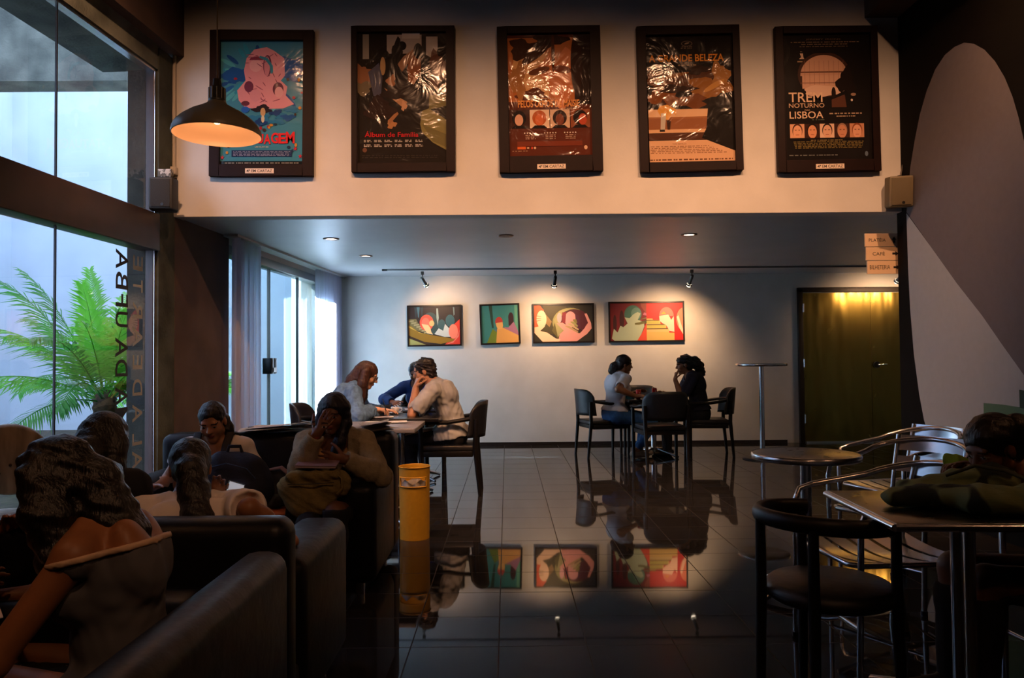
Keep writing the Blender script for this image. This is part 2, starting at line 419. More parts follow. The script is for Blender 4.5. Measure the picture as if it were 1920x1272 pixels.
# sliding glass door (door_2)
mb = MB()
DY0, DY1, DZ = 7.46, 10.55, 2.30
mb.box((-0.12, 0.035), (DY0-0.04, DY1+0.04), (DZ, DZ+0.09), fn=LW)
mb.box((-0.12, 0.03), (DY0-0.04, DY0+0.02), (0, DZ), fn=LW); mb.box((-0.12, 0.03), (DY1-0.02, DY1+0.04), (0, DZ), fn=LW)
mb.box((-0.12, 0.03), (DY0, DY1), (0, 0.05), fn=LW)
d2 = struct('door_2', mb, mat('grey_aluminium_frame', '#8d9293', 0.4, 0.6), bevel=0.004)
edges = [7.5, 8.74, 9.72, 10.53]
for i in range(3):
    mb = MB(); n = -0.04 if i != 1 else -0.055
    mb.box((n-0.004, n+0.004), (edges[i]+0.004, edges[i+1]-0.004), (0.05, DZ), fn=LW); mb.build('glass_panel', GLASSG, d2)
mb = MB(); mb.box((-0.062, -0.03), (8.728, 8.752), (0.05, DZ), fn=LW); mb.box((-0.062, -0.03), (9.71, 9.73), (0.05, DZ), fn=LW)
mb.build('meeting_edge', mat('dark_green_glass_edge', '#1d3532', 0.3), d2)
mb = MB(); mb.box((-0.085, 0.02), (8.655, 8.735), (1.10, 1.28), fn=LW); mb.box((-0.085, 0.02), (8.745, 8.83), (1.10, 1.28), fn=LW)
mb.build('lock', mat('black_lock_metal', '#15161a', 0.3, 0.7), d2, bevel=0.006)
mb = MB(); mb.box((0.015, 0.03), (8.70, 8.78), (1.12, 1.17), fn=LW); mb.build('lock_plate', CHROME, d2)

# brass double door (door_1) in the rear wall
BRASS = bpy.data.materials.new('brushed_brass_sheet'); BRASS.use_nodes = True
def _brass():
    nt = BRASS.node_tree; b = nt.nodes['Principled BSDF']
    b.inputs['Base Color'].default_value = (0.34, 0.24, 0.055, 1); b.inputs['Metallic'].default_value = 1.0; b.inputs['Roughness'].default_value = 0.30
    tc = nt.nodes.new('ShaderNodeTexCoord'); n = nt.nodes.new('ShaderNodeTexNoise'); n.inputs['Scale'].default_value = 3.2; n.inputs['Detail'].default_value = 0.5
    mpb = nt.nodes.new('ShaderNodeMapping'); mpb.inputs['Scale'].default_value = (2.2, 1.0, 0.55); nt.links.new(tc.outputs['Object'], mpb.inputs['Vector']); nt.links.new(mpb.outputs['Vector'], n.inputs['Vector'])
    bp = nt.nodes.new('ShaderNodeBump'); bp.inputs['Strength'].default_value = 0.55; bp.inputs['Distance'].default_value = 0.03
    nt.links.new(n.outputs['Fac'], bp.inputs['Height']); nt.links.new(bp.outputs['Normal'], b.inputs['Normal'])
    n3 = nt.nodes.new('ShaderNodeTexNoise'); n3.inputs['Scale'].default_value = 5; n3.inputs['Detail'].default_value = 1
    nt.links.new(tc.outputs['Object'], n3.inputs['Vector'])
    ma = nt.nodes.new('ShaderNodeMapRange'); ma.inputs['To Min'].default_value = 0.26; ma.inputs['To Max'].default_value = 0.28
    nt.links.new(n3.outputs['Fac'], ma.inputs['Value']); nt.links.new(ma.outputs['Result'], b.inputs['Roughness'])
_brass()
dl = at(1499, 700, YB).x; dm = at(1632, 700, YB).x; dr = dm+(dm-dl)*0.95; dtop = at(1560, 542, YB).z
DFR = mat('door_frame_dark_steel', '#2b2119', 0.5, 0.3)
mb = MB(); mb.box((dl-0.02, dl+0.05), (YB-0.05, YB+0.02), (0, dtop)); mb.box((dr-0.05, dr+0.02), (YB-0.05, YB+0.02), (0, dtop)); mb.box((dl-0.02, dr+0.02), (YB-0.05, YB+0.02), (dtop-0.05, dtop+0.02))
d1 = struct('door_1', mb, DFR, bevel=0.004)
for (a, b_) in ((dl+0.055, dm-0.004), (dm+0.004, dr-0.055)):
    mb = MB()
    mb.grid(lambda u, v: (a+(b_-a)*u, YB-0.035-0.004*math.sin(3*u+5*v), 0.02+(dtop-0.08)*v), 8, 16)
    mb.box((a, b_), (YB-0.03, YB-0.001), (0.02, dtop-0.06))
    mb.build('door_leaf', BRASS, d1)
mb = MB()
for z in (0.35, 1.15, 1.95): mb.cyl((dl+0.055, YB-0.05, z-0.06), (dl+0.055, YB-0.05, z+0.06), 0.012)
mb.build('hinge', ALU, d1)
leafs = [c for c in d1.children if c.name.startswith('door_leaf')]; leafs.sort(key=lambda c: c.data.vertices[0].co.x)
hk = at(1643, 684, YB-0.04)
mb = MB(); mb.cyl((hk.x, YB-0.075, hk.z), (hk.x, YB-0.03, hk.z), 0.045, n=24); mb.build('lock_rose', mat('black_knob', '#0b0a09', 0.3), leafs[1])
mb = MB(); mb.tube([(hk.x+.01, YB-0.08, hk.z), (hk.x+.04, YB-0.095, hk.z), (hk.x+0.13, YB-0.095, hk.z+.005)], 0.011); mb.build('door_handle', CHROME, leafs[1])
mb = MB(); mb.box((dl+0.06, dm), (YB-0.06, YB-0.035), (0.0, 0.022)); mb.build('threshold', ALU, d1)

# hall lamps above the frame : small cylinder spots on the ceiling, throwing warm light on the posters and the seats
def ceiling_spot(x, y, i):
    t = thing('ceiling_spotlight', 'small black ceiling spotlight above the posters, number %s along the row' % ['one', 'two', 'three', 'four', 'five'][i], 'lamp', (x, y, CEIL_H), 0, 'ceiling spotlights above the posters')
    mb = MB(); mb.lathe([(0.0, -0.002), (0.055, -0.002), (0.055, -0.2), (0.045, -0.2), (0.045, -0.02), (0.0, -0.02)]); mb.build('housing', mat('black_lamp_metal', '#111111', 0.4), t)
    L = lamp('spot_lamp', 'SPOT', (x, y, CEIL_H-0.16), HALL_W, WARM, (x, YF, 2.2), spot_size=math.radians(84), spot_blend=0.9, shadow_soft_size=0.045)
for i, (x, y) in enumerate(HALL_SPOTS): ceiling_spot(x, y, i)
def seat_spot(x, y, tgt, e, lab):
    t = thing('ceiling_spotlight', lab, 'lamp', (x, y, CEIL_H), 0)
    mb = MB(); mb.lathe([(0.0, -0.002), (0.055, -0.002), (0.055, -0.2), (0.045, -0.2), (0.045, -0.02), (0.0, -0.02)]); mb.build('housing', mat('black_lamp_metal', '#111111', 0.4), t)
    lamp('spot_lamp', 'SPOT', (x, y, CEIL_H-0.21), e, WARM, tgt, spot_size=math.radians(62), spot_blend=0.9, shadow_soft_size=0.05)
seat_spot(0.9, -0.6, (-1.2, 3.7, 0.9), 110.0, 'small black ceiling spotlight above the camera, turned to the sofas')
# ------------------------------------------------------------ furniture
LEATHER = mat('black_leather', '#0f0e12', 0.42, vary=0.25, scale=7, bump=0.35, bscale=14, spec=0.25)
BLACKW = mat('black_stained_wood', '#100d0c', 0.45, vary=0.25, scale=14, aniso=(1, 1, 0.2), spec=0.3)
BLACKSEAT = mat('black_vinyl_seat', '#141214', 0.5, bump=0.15, bscale=30)
TABLETOP = mat('black_laminate', '#17161a', 0.22, spec=0.6)
BLACKMET = mat('black_lamp_metal', '#111111', 0.4)

def sofa(label, loc, rotz, w, group, bh=0.80, bt=0.24):
    """front faces local -y"""
    t = thing('sofa', label, 'sofa', loc, rotz, group)
    h = w/2
    mb = MB(); mb.box((-h+0.02, h-0.02), (-0.43, 0.44), (0.07, 0.26)); mb.build('base', LEATHER, t, bevel=0.02)
    n = 2; cw = (w-0.44)/n
    for i in range(n):
        x0 = -h+0.22+i*cw
        mb = MB(); mb.box((x0+0.004, x0+cw-0.004), (-0.46, 0.45-bt), (0.25, 0.37)); mb.build('seat_cushion', LEATHER, t, bevel=0.045, seg=4)
    mb = MB(); mb.box((-h, h), (0.46-bt, 0.46), (0.06, bh)); mb.build('backrest', LEATHER, t, bevel=min(0.055, bt*0.45), seg=4)
    for s in (-1, 1):
        mb = MB(); mb.box((min(s*h, s*(h-0.215)), max(s*h, s*(h-0.215))), (-0.45, 0.26), (0.06, 0.60)); mb.build('armrest', LEATHER, t, bevel=0.06, seg=4)
    for sx in (-1, 1):
        for sy in (-0.36, 0.38):
            mb = MB(); mb.cyl((sx*(h-0.1), sy, 0), (sx*(h-0.1), sy, 0.08), 0.025, 0.03, n=12); mb.build('foot', CHROME, t)
    return t
SB = sofa('black leather sofa with its back to the cafe tables and newspapers along its top', (-1.42, 4.50, 0), 0.0, 1.44, 'black leather sofas')
SF = sofa('black leather sofa seen from behind, the one the ponytailed girl sits on', (-1.42, 2.78, 0), math.pi, 1.50, 'black leather sofas', 0.765, 0.15)
SG = sofa('black leather sofa nearest the camera, under the girl in the flowered skirt', (-1.10, 1.54, 0), -math.pi/2, 1.46, 'black leather sofas', 0.70, 0.14)

def cafe_table(label, loc, group, top=None):
    t = thing('cafe_table', label, 'table', loc, 0, group)
    mb = MB(); mb.box((-0.37, 0.37), (-0.36, 0.36), (0.70, 0.735)); mb.build('tabletop', top or TABLETOP, t, bevel=0.006)
    mb = MB(); mb.cyl((0, 0, 0.03), (0, 0, 0.70), 0.035); mb.build('column', ALU, t)
    mb = MB(); mb.box((-0.2, 0.2), (-0.2, 0.2), (0.685, 0.70)); mb.build('support_plate', BLACKMET, t)
    for a in range(4):
        d = Vector((math.cos(a*math.pi/2+math.pi/4), math.sin(a*math.pi/2+math.pi/4), 0))
        mb = MB(); mb.tube([d*0.02+Vector((0, 0, 0.10)), d*0.18+Vector((0, 0, 0.06)), d*0.36+Vector((0, 0, 0.014))], [0.02, 0.018, 0.014], 8); mb.build('foot', ALU, t)
    return t
T1 = cafe_table('pale grey square cafe table right behind the sofa', (-1.06, 6.06, 0), 'square cafe tables by the sliding door', mat('pale_grey_laminate', '#85858c', 0.3))
T2 = cafe_table('black square cafe table with the coffee cup, between denim jacket and grey shirt', (-0.97, 7.02, 0), 'square cafe tables by the sliding door')
T3 = dup(T2, (-0.99, 8.02, 0), 0, 'black square cafe table farthest from the sofa, in front of the person in blue')
T4 = cafe_table('black square cafe table with red soda cans near the double door', (1.86, 9.72, 0), None)

def armchair(label, loc, rotz, group):
    """black wooden armchair with a barrel back; front faces local -y"""
    t = thing('armchair', label, 'chair', loc, rotz, group)
    mb = MB(); mb.box((-0.25, 0.25), (-0.26, 0.24), (0.405, 0.465)); mb.build('seat', BLACKSEAT, t, bevel=0.02, seg=4)
    mb = MB(); mb.box((-0.245, 0.245), (-0.24, -0.205), (0.36, 0.41)); mb.box((-0.245, 0.245), (0.19, 0.225), (0.36, 0.41)); mb.box((-0.265, -0.235), (-0.24, 0.22), (0.36, 0.41)); mb.box((0.235, 0.265), (-0.24, 0.22), (0.36, 0.41))
    mb.build('seat_frame', BLACKW, t, bevel=0.004)
    for sx in (-1, 1):
        mb = MB(); mb.tube([(sx*0.262, -0.245, 0), (sx*0.262, -0.25, 0.42), (sx*0.268, -0.25, 0.665)], [0.017, 0.023, 0.02], 10); mb.build('leg', BLACKW, t)
        mb = MB(); mb.tube([(sx*0.235, 0.285, 0), (sx*0.245, 0.245, 0.44), (sx*0.255, 0.255, 0.70)], [0.017, 0.024, 0.02], 10); mb.build('leg', BLACKW, t)
    # arm rail wraps round the back
    pts = [(-0.272, -0.28, 0.668)]+[(-0.272, y, 0.675) for y in (-0.15, 0.0)]
    for k in range(0, 13):
        a = math.pi-math.pi*k/12; pts.append((0.275*math.cos(a), 0.10+0.20*math.sin(a), 0.69+0.03*math.sin(a)))
    pts += [(0.272, y, 0.675) for y in (0.0, -0.15)]+[(0.272, -0.28, 0.668)]
    mb = MB(); mb.tube(pts, 0.024, 10, flat=(0.8, 1.2)); mb.build('arm_rail', BLACKW, t)
    def bk(u, v, th):
        a = math.radians(160-140*u); top = 0.86-0.10*abs(2*u-1)**5
        z = 0.53+(top-0.53)*v
        return ((0.262+th)*math.cos(a), 0.10+(0.205+th)*math.sin(a)+0.03*v, z)
    mb = MB(); nu, nv = 20, 8
    vs = []; 
    for th in (0, 0.026):
        vs += [bk(i/nu, j/nv, th) for j in range(nv+1) for i in range(nu+1)]
    W = nu+1; N = W*(nv+1); fs = []
    for j in range(nv):
        for i in range(nu):
            q = (j*W+i, j*W+i+1, (j+1)*W+i+1, (j+1)*W+i); fs.append(q); fs.append(tuple(N+x for x in reversed(q)))
    rim = [i for i in range(W)]+[j*W+nu for j in range(1, nv+1)]+[nv*W+i for i in range(nu-1, -1, -1)]+[j*W for j in range(nv-1, 0, -1)]
    for k in range(len(rim)):
        a, b = rim[k], rim[(k+1) % len(rim)]; fs.append((b, a, N+a, N+b))
    mb.add(vs, fs, 0, True); mb.build('backrest', BLACKSEAT, t)
    return t
CHG = 'black barrel-back armchairs'
AC = armchair('black wooden armchair under the man in the grey shirt', (-0.54, 7.22, 0), -math.pi/2, CHG)
dup(AC, (-1.62, 7.0, 0), math.pi/2, 'black wooden armchair under the woman in the denim jacket', CHG)
dup(AC, (-0.98, 8.78, 0), 0.0, 'black wooden armchair under the person in blue behind the tables', CHG)
dup(AC, (1.22, 9.80, 0), math.pi/2+0.25, 'black armchair under the woman in the white T-shirt', CHG)
dup(AC, (2.56, 9.78, 0), -math.pi/2-0.1, 'black armchair under the woman in navy by the double door', CHG)
dup(AC, (1.80, 8.98, 0), math.pi+0.08, 'empty black armchair with its back to the camera, at the table of soda cans', CHG)
dup(AC, (1.84, 10.50, 0), 0.0, 'empty black armchair behind the soda cans, back to the painted wall', CHG)
def tub_chair():
    t = thing('tub_chair', 'low black round-railed wooden armchair in front of the round aluminium table', 'chair', (1.13, 2.70, 0), math.pi/2+0.5)
    mb = MB(); mb.lathe([(0, 0.40), (0.20, 0.40), (0.222, 0.415), (0.222, 0.44), (0.20, 0.46), (0, 0.465)], n=40); mb.build('seat', BLACKSEAT, t)
    pts = [(0.225*math.cos(math.radians(a)), 0.02+0.225*math.sin(math.radians(a)), 0.685+0.012*math.sin(math.radians(a))) for a in range(-35, 216, 10)]
    mb = MB(); mb.tube(pts, 0.027, 10, flat=(1.1, 0.7)); mb.build('arm_rail', BLACKW, t)
    for a in (-30, 60, 120, 210):
        d = Vector((math.cos(math.radians(a)), math.sin(math.radians(a)), 0)); mb = MB(); mb.tube([d*0.235+Vector((0, 0.02, 0)), d*0.225+Vector((0, 0.02, 0.42)), d*0.225+Vector((0, 0.02, 0.68))], [0.016, 0.02, 0.017], 10); mb.build('leg', BLACKW, t)
tub_chair()

def alu_chair(label, loc, rotz, group):
    """aluminium bistro armchair; front faces local -y"""
    t = thing('bistro_chair', label, 'chair', loc, rotz, group)
    for k in range(5):
        y = -0.20+k*0.098
        mb = MB()
        def sl(u, v, y=y): 
            x = -0.225+0.45*u; return (x, y+0.078*v, 0.455-0.022*math.sin(math.pi*u)-0.012*math.sin(math.pi*(y+0.2+0.08*v)/0.47))
        mb.grid(sl, 10, 2); mb.grid(lambda u, v: (lambda p: (p[0], p[1], p[2]-0.004))(sl(u, 1-v)), 10, 2)
        mb.build('seat_slat', ALU, t)
    for k in range(2):
        z = 0.60+k*0.115
        mb = MB()
        def bs(u, v, z=z): return (-0.185+0.37*u, 0.262+0.045*(z-0.6)/0.115*0.8+0.03*math.sin(math.pi*u)+0.02*v, z+0.085*v)
        mb.grid(bs, 10, 2); mb.grid(lambda u, v: (lambda p: (p[0], p[1]+0.004, p[2]))(bs(u, 1-v)), 10, 2); mb.build('back_slat', ALU, t)
    for sx in (-1, 1):
        mb = MB(); mb.tube([(sx*0.20, 0.255, 0.0), (sx*0.195, 0.22, 0.25), (sx*0.19, 0.235, 0.45), (sx*0.19, 0.27, 0.62), (sx*0.188, 0.315, 0.80)], 0.0125, 10); lg = mb.build('leg', ALU, t); mb = MB(); mb.cyl((sx*0.20, 0.255, 0.0), (sx*0.20, 0.252, 0.022), 0.016, n=12); mb.build('foot_cap', BLACKMET, lg)
        mb = MB(); mb.tube([(sx*0.255, -0.235, 0.0), (sx*0.26, -0.225, 0.40), (sx*0.265, -0.225, 0.60), (sx*0.268, -0.20, 0.655), (sx*0.27, -0.14, 0.672)], 0.0125, 10); lg = mb.build('leg', ALU, t); mb = MB(); mb.cyl((sx*0.255, -0.235, 0.0), (sx*0.255, -0.2345, 0.022), 0.016, n=12); mb.build('foot_cap', BLACKMET, lg)
    pts = [(-0.27, -0.14, 0.672), (-0.272, 0.02, 0.695)]
    for k in range(0, 13):
        a = math.pi-math.pi*k/12; pts.append((0.272*math.cos(a), 0.12+0.225*math.sin(a), 0.71+0.075*math.sin(a)))
    pts += [(0.272, 0.02, 0.695), (0.27, -0.14, 0.672)]
    mb = MB(); mb.tube(pts, 0.0135, 12); mb.build('arm_rail', ALU, t)
    mb = MB(); mb.tube([(-0.235, 0.25, 0.435), (-0.24, -0.2, 0.44), (-0.2, -0.24, 0.44), (0.2, -0.24, 0.44), (0.24, -0.2, 0.44), (0.235, 0.25, 0.435)], 0.011, 8); mb.build('seat_frame', ALU, t)
    mb = MB(); mb.tube([(-0.257, -0.22, 0.20), (0, -0.21, 0.20), (0.257, -0.22, 0.20)], 0.009, 8); mb.build('stretcher', ALU, t)
    return t
AG = 'aluminium bistro chairs'
BC = alu_chair('aluminium bistro chair behind the square table, its back slats catching the light', (2.06, 4.02, 0), -math.pi/2+0.55, AG)
dup(BC, (2.42, 4.72, 0), -math.pi/2+0.3, 'aluminium bistro chair farthest back, half hidden behind another', AG)
dup(BC, (1.54, 3.20, 0), -math.pi/2+0.1, 'aluminium bistro chair pushed under the corner of the square table', AG)
dup(BC, (2.12, 2.66, 0), -math.pi/2+0.05, 'aluminium bistro chair under the woman with the patterned scarf', AG)

TOPM = mat('scratched_steel_top', (0.36, 0.35, 0.33), 0.3, 1.0, rough_vary=0.2, scale=14, vary=0.2)
def round_table(label, loc, r, h, flat_base, col=0.028):
    t = thing('round_table', label, 'table', loc, 0.4)
    mb = MB(); mb.lathe([(0, h), (r-0.012, h), (r-0.004, h-0.003)], n=64, mi=0); mb.lathe([(r-0.006, h+0.001), (r, h-0.004), (r, h-0.028), (r-0.01, h-0.032), (0, h-0.03)], n=64, mi=1)
    mb.build('tabletop', [TOPM, ALU], t)
    mb = MB(); mb.cyl((0, 0, 0.04), (0, 0, h-0.03), col, n=24); mb.build('column', ALU, t)
    if flat_base:
        mb = MB(); mb.lathe([(0.0, 0.0), (0.235, 0.0), (0.235, 0.012), (0.20, 0.022), (0.05, 0.04), (0.0, 0.045)], n=48); mb.build('base', BLACKMET, t)
    else:
        for a in range(4):
            d = Vector((math.cos(a*math.pi/2), math.sin(a*math.pi/2), 0))
            mb = MB(); mb.tube([d*0.02+Vector((0, 0, 0.10)), d*0.14+Vector((0, 0, 0.075)), d*0.30+Vector((0, 0, 0.016))], [0.022, 0.02, 0.015], 8); mb.build('foot', ALU, t)
    return t
hp = atz(1430, 861, 0)
round_table('tall narrow poseur table with a small round top beside the double door', (hp.x, hp.y, 0), 0.305, 1.165, True, 0.03)
rp = atz(1510, 850, 0.74)
round_table('low round aluminium table standing alone in the aisle', (rp.x, rp.y, 0), 0.275, 0.74, False)

def square_table():
    c = Vector((1.545, 2.60, 0))
    t = thing('square_table', 'square steel table with the green cloth bag lying on it', 'table', c, -0.06)
    mb = MB(); mb.box((-0.345, 0.345), (-0.29, 0.29), (0.712, 0.738)); mb.build('tabletop', TOPM, t, bevel=0.003)
    mb = MB(); pts = [(-0.35, -0.295, 0.725), (0.35, -0.295, 0.725), (0.35, 0.295, 0.725), (-0.35, 0.295, 0.725)]
    for i in range(4): mb.tube([pts[i], pts[(i+1) % 4]], 0.012, 8)
    mb.build('rim', ALU, t)
    for sx in (-1, 1):
        mb = MB(); mb.cyl((sx*0.022, 0, 0.05), (sx*0.022, 0, 0.71), 0.019, n=16); mb.build('column', ALU, t)
    for a in range(4):
        d = Vector((math.cos(a*math.pi/2+0.55), math.sin(a*math.pi/2+0.55), 0))
        mb = MB(); mb.tube([d*0.02+Vector((0, 0, 0.07)), d*0.2+Vector((0, 0, 0.055)), d*0.36+Vector((0, 0, 0.02))], [0.026, 0.026, 0.02], 8); mb.build('foot', ALU, t)
square_table()

def wooden_round_chair():
    t = thing('wooden_chair', 'pale wooden chair with a round backrest in front of the big window', 'chair', (-2.60, 3.95, 0), 0.35)
    W = mat('weathered_pale_wood', '#a3917c', 0.7, vary=0.55, scale=9, aniso=(2.2, 2.2, 0.25))
    R = Matrix.Rotation(math.radians(-80), 3, 'X')
    mb = MB(); mb.lathe([(0, 0.02), (0.18, 0.02), (0.193, 0.012), (0.193, -0.012), (0.18, -0.02), (0, -0.02)], (0, 0.16, 0.735), 40, R=R)
    for k in range(7): mb.ell((random.uniform(-.12, .12), 0.134, 0.735+random.uniform(-.1, .1)), (0.008, 0.006, 0.008), nu=8, nv=6, mi=1)
    mb.build('backrest', [W, mat('wood_knots', '#3a2c20', 0.8)], t)
    mb = MB(); mb.lathe([(0, 0.43), (0.20, 0.43), (0.21, 0.45), (0.20, 0.47), (0, 0.47)], n=32); mb.build('seat', W, t)
    for sx in (-1, 1):
        mb = MB(); mb.tube([(sx*0.19, -0.17, 0), (sx*0.15, -0.13, 0.44)], 0.018, 8); mb.build('leg', W, t)
        mb = MB(); mb.tube([(sx*0.18, 0.20, 0), (sx*0.14, 0.15, 0.45), (sx*0.09, 0.17, 0.64)], 0.018, 8); mb.build('leg', W, t)
wooden_round_chair()

# yellow waste bin with the long slot
def waste_bin():
    p = atz(777, 1010, 0); r = 0.108; H = 0.50
    t = thing('waste_bin', 'yellow plastic waste bin with a slot standing at the end of the sofa', 'bin', (p.x, p.y+0.02, 0), 0)
    Y = mat('yellow_plastic', '#d9a42c', 0.5, vary=0.08, scale=30)
    n = 64; mb = MB(); zs = [0, 0.01, 0.355, 0.368, 0.38, 0.42, 0.432, 0.445, 0.48, H]
    prof = lambda z: r*(0.95+0.05*z/H)
    a0 = math.radians(-90-3)
    def inslot(a, z):
        d = (a-a0+math.pi) % (2*math.pi)-math.pi
        return abs(d) < math.radians(58) and 0.368 < z < 0.432
    for th, mi in ((0, 0), (-0.004, 1)):
        vs = [((prof(z)+th)*math.cos(2*math.pi*k/n), (prof(z)+th)*math.sin(2*math.pi*k/n), z) for z in zs for k in range(n)]
        fs = []
        for i in range(len(zs)-1):
            for k in range(n):
                a = 2*math.pi*(k+0.5)/n
                if inslot(a, (zs[i]+zs[i+1])/2) : continue
                fs.append((i*n+k, i*n+(k+1) % n, (i+1)*n+(k+1) % n, (i+1)*n+k))
        mb.add(vs, fs, 0, True)
    mb.tube([((r)*math.cos(2*math.pi*k/n), (r)*math.sin(2*math.pi*k/n), H) for k in range(n)], 0.004, 8, closed=True)
    mb.add([(prof(0)*math.cos(2*math.pi*k/n), prof(0)*math.sin(2*math.pi*k/n), 0.003) for k in range(n)], [tuple(range(n))])
    # thick lip round the slot
    lip = []
    for k in range(33): lip.append((math.radians(-58+116*k/32), 0.368))
    for k in range(33): lip.append((math.radians(58-116*k/32), 0.432))
    mb.tube([((r*0.985+0.001)*math.cos(a0+a), (r*0.985+0.001)*math.sin(a0+a), z) for a, z in lip], 0.0045, 6, closed=True)
    mb.build('bin_body', Y, t)
    mb = MB(); rr = random.Random(4)
    def bag(u, v):
        a = 2*math.pi*u; w = 0.5+0.5*math.sin(9*a+4*v)
        return ((r*0.93-0.012*w*v)*math.cos(a), (r*0.93-0.012*w*v)*math.sin(a), 0.04+0.36*v+0.015*math.sin(5*a))
    mb.grid(bag, 60, 8); mb.build('bin_liner', mat('pale_plastic_liner', '#c9c6c2', 0.3), t)
    return p
waste_bin()

# ------------------------------------------------------------ lamps
LAMPIN = mat('cream_lamp_enamel', '#a58a6e', 0.5)
def pendant():
    c = at(407, 250, 4.05)
    r = 80.5*c.y/FPX
    z0 = c.z-0.01
    t = thing('pendant_lamp', 'grey metal bell pendant lamp hanging in front of the blue poster', 'lamp', (c.x, c.y, z0), 0)
    out = [(r, 0.0), (r*1.005, 0.008), (r*0.985, 0.03), (r*0.93, 0.055), (r*0.80, 0.085), (r*0.6, 0.118), (r*0.38, 0.145), (r*0.24, 0.165), (r*0.19, 0.18)]
    mb = MB(); mb.lathe(out, n=64, mi=0); mb.lathe([(q-0.004, z-0.002) for q, z in reversed(out)], n=64, mi=1); mb.lathe([(r-0.004, -0.002), (r, 0.0)], n=64, mi=1)
    shade = mb.build('lamp_shade', [mat('grey_brown_enamel', '#a39a84', 0.38), LAMPIN], t)
    mb = MB(); mb.lathe([(0, 0.176), (r*0.2, 0.176), (r*0.2, 0.19), (r*0.17, 0.195), (r*0.17, 0.255), (r*0.1, 0.26), (r*0.09, 0.30), (0, 0.30)], n=24)
    for k in range(10):
        a = 2*math.pi*k/10; mb.cyl((r*0.175*math.cos(a), r*0.175*math.sin(a), 0.19), (r*0.175*math.cos(a), r*0.175*math.sin(a), 0.25), 0.006, n=6)
    mb.build('lamp_holder', mat('grey_lamp_metal', '#7d7d78', 0.4, 0.7), t)
    mb = MB(); mb.cyl((0, 0, 0.29), (0, 0, CEIL_H-z0), 0.004, n=8); mb.build('cable', mat('beige_cable', '#8a7450', 0.6), t)
    mb = MB(); mb.ell((0, 0, 0.10), (0.03, 0.03, 0.042)); mb.build('bulb', mat('warm_bulb_glow', (1.0, 0.62, 0.32), 0.4, emit=6.0), shade)
    def glow(x, y, z, e): lamp('pendant_light', 'POINT', (x, y, z+0.045), e, (1.0, 0.50, 0.25), shadow_soft_size=0.03)
    glow(c.x, c.y, z0, 4.6)
    for x, y, e, lab in ((-1.75, 1.30, 6.0, 'grey metal bell pendant lamp above the nearest sofa'), (2.60, 2.15, 7.0, 'grey metal bell pendant lamp above the square steel table'), (0.55, 0.30, 7.0, 'added bell pendant lamp in the aisle near the camera, unseen fill light')):  # the aisle pendant is added out of view for warm ambient light
        dup(t, (x, y, z0), 0, lab, 'bell pendant lamps'); glow(x, y, z0, e)
    t['group'] = 'bell pendant lamps'
pendant()

def track():
    p = atz(718, 505, LOW); Y = p.y
    t = thing('lighting_track', 'thin grey lighting track across the rear ceiling', 'track', (p.x, Y, LOW), 0)
    mb = MB(); mb.box((0, 7.75), (-0.012, 0.012), (-0.022, -0.001)); mb.build('rail', mat('track_grey', '#8f9092', 0.5), t, bevel=0.003)
    mb = MB(); mb.box((-0.01, 0.06), (-0.014, 0.014), (-0.025, -0.0005)); mb.build('end_cap', mat('track_end_dark', '#4b4c4d', 0.5), t)
    cols = [('#8e8f8c', 'light grey'), ('#141312', 'black'), ('#66655f', 'dark grey'), ('#8e8f8c', ''), ('#8e8f8c', '')]
    tg = [at(850, 618, YB), at(1022, 652, YB), at(1243, 668, YB)]
    tg += [Vector((5.25, YB, 1.75)), Vector((5.62, YB, 1.7))]
    for i, px in enumerate((792, 1041, 1297, 0, 0)):
        q = at(px, 505, Y) if i < 3 else Vector(((5.30, 5.72)[i-3], Y, LOW))
        names = ['track spotlight above the painting nearest the window', 'track spotlight above the two middle paintings, on a black stem', 'track spotlight above the wide red painting', 'track spotlight behind the direction sign, lighting the brass door', 'track spotlight at the far right end of the track by the brass door']
        s = thing('track_spotlight', names[i], 'spotlight', (q.x, Y, LOW-0.036), 0, 'track spotlights')
        m = mat('spot_metal_%d' % i, cols[i][0], 0.35, 0.6)
        mb = MB(); mb.box((-0.02, 0.02), (-0.018, 0.018), (-0.045, 0.0)); mb.cyl((0, 0, -0.04), (0, 0, -0.09), 0.008, n=10); mb.build('stem', m, s)
        d = (tg[i]-Vector((q.x, Y, LOW-0.13))).normalized()
        R = d.to_track_quat('Z', 'Y').to_matrix()
        o = Vector((0, 0, -0.10))
        mb = MB(); mb.lathe([(0, -0.03), (0.018, -0.03), (0.022, -0.01), (0.022, 0.09), (0.035, 0.115), (0.043, 0.13)], o, 24, R=R); hd_ = mb.build('head', m, s)
        mb = MB(); mb.lathe([(0.043, 0.13), (0.040, 0.132), (0.0, 0.125)], o, 24, R=R); mb.ell(R @ Vector((0, 0, 0.125))+o, (0.036, 0.036, 0.036)); mb.build('lens', mat('spot_lens_glow', (1.0, 0.82, 0.6), 0.4, emit=9.0), hd_)
        lamp('track_light', 'SPOT', Vector((q.x, Y, LOW-0.136))+d*0.175, (40.0, 74.0, 92.0, 36.0, 36.0)[i], (1.0, 0.60, 0.33), tg[i], spot_size=math.radians(125), spot_blend=1.0, shadow_soft_size=0.03)
track()
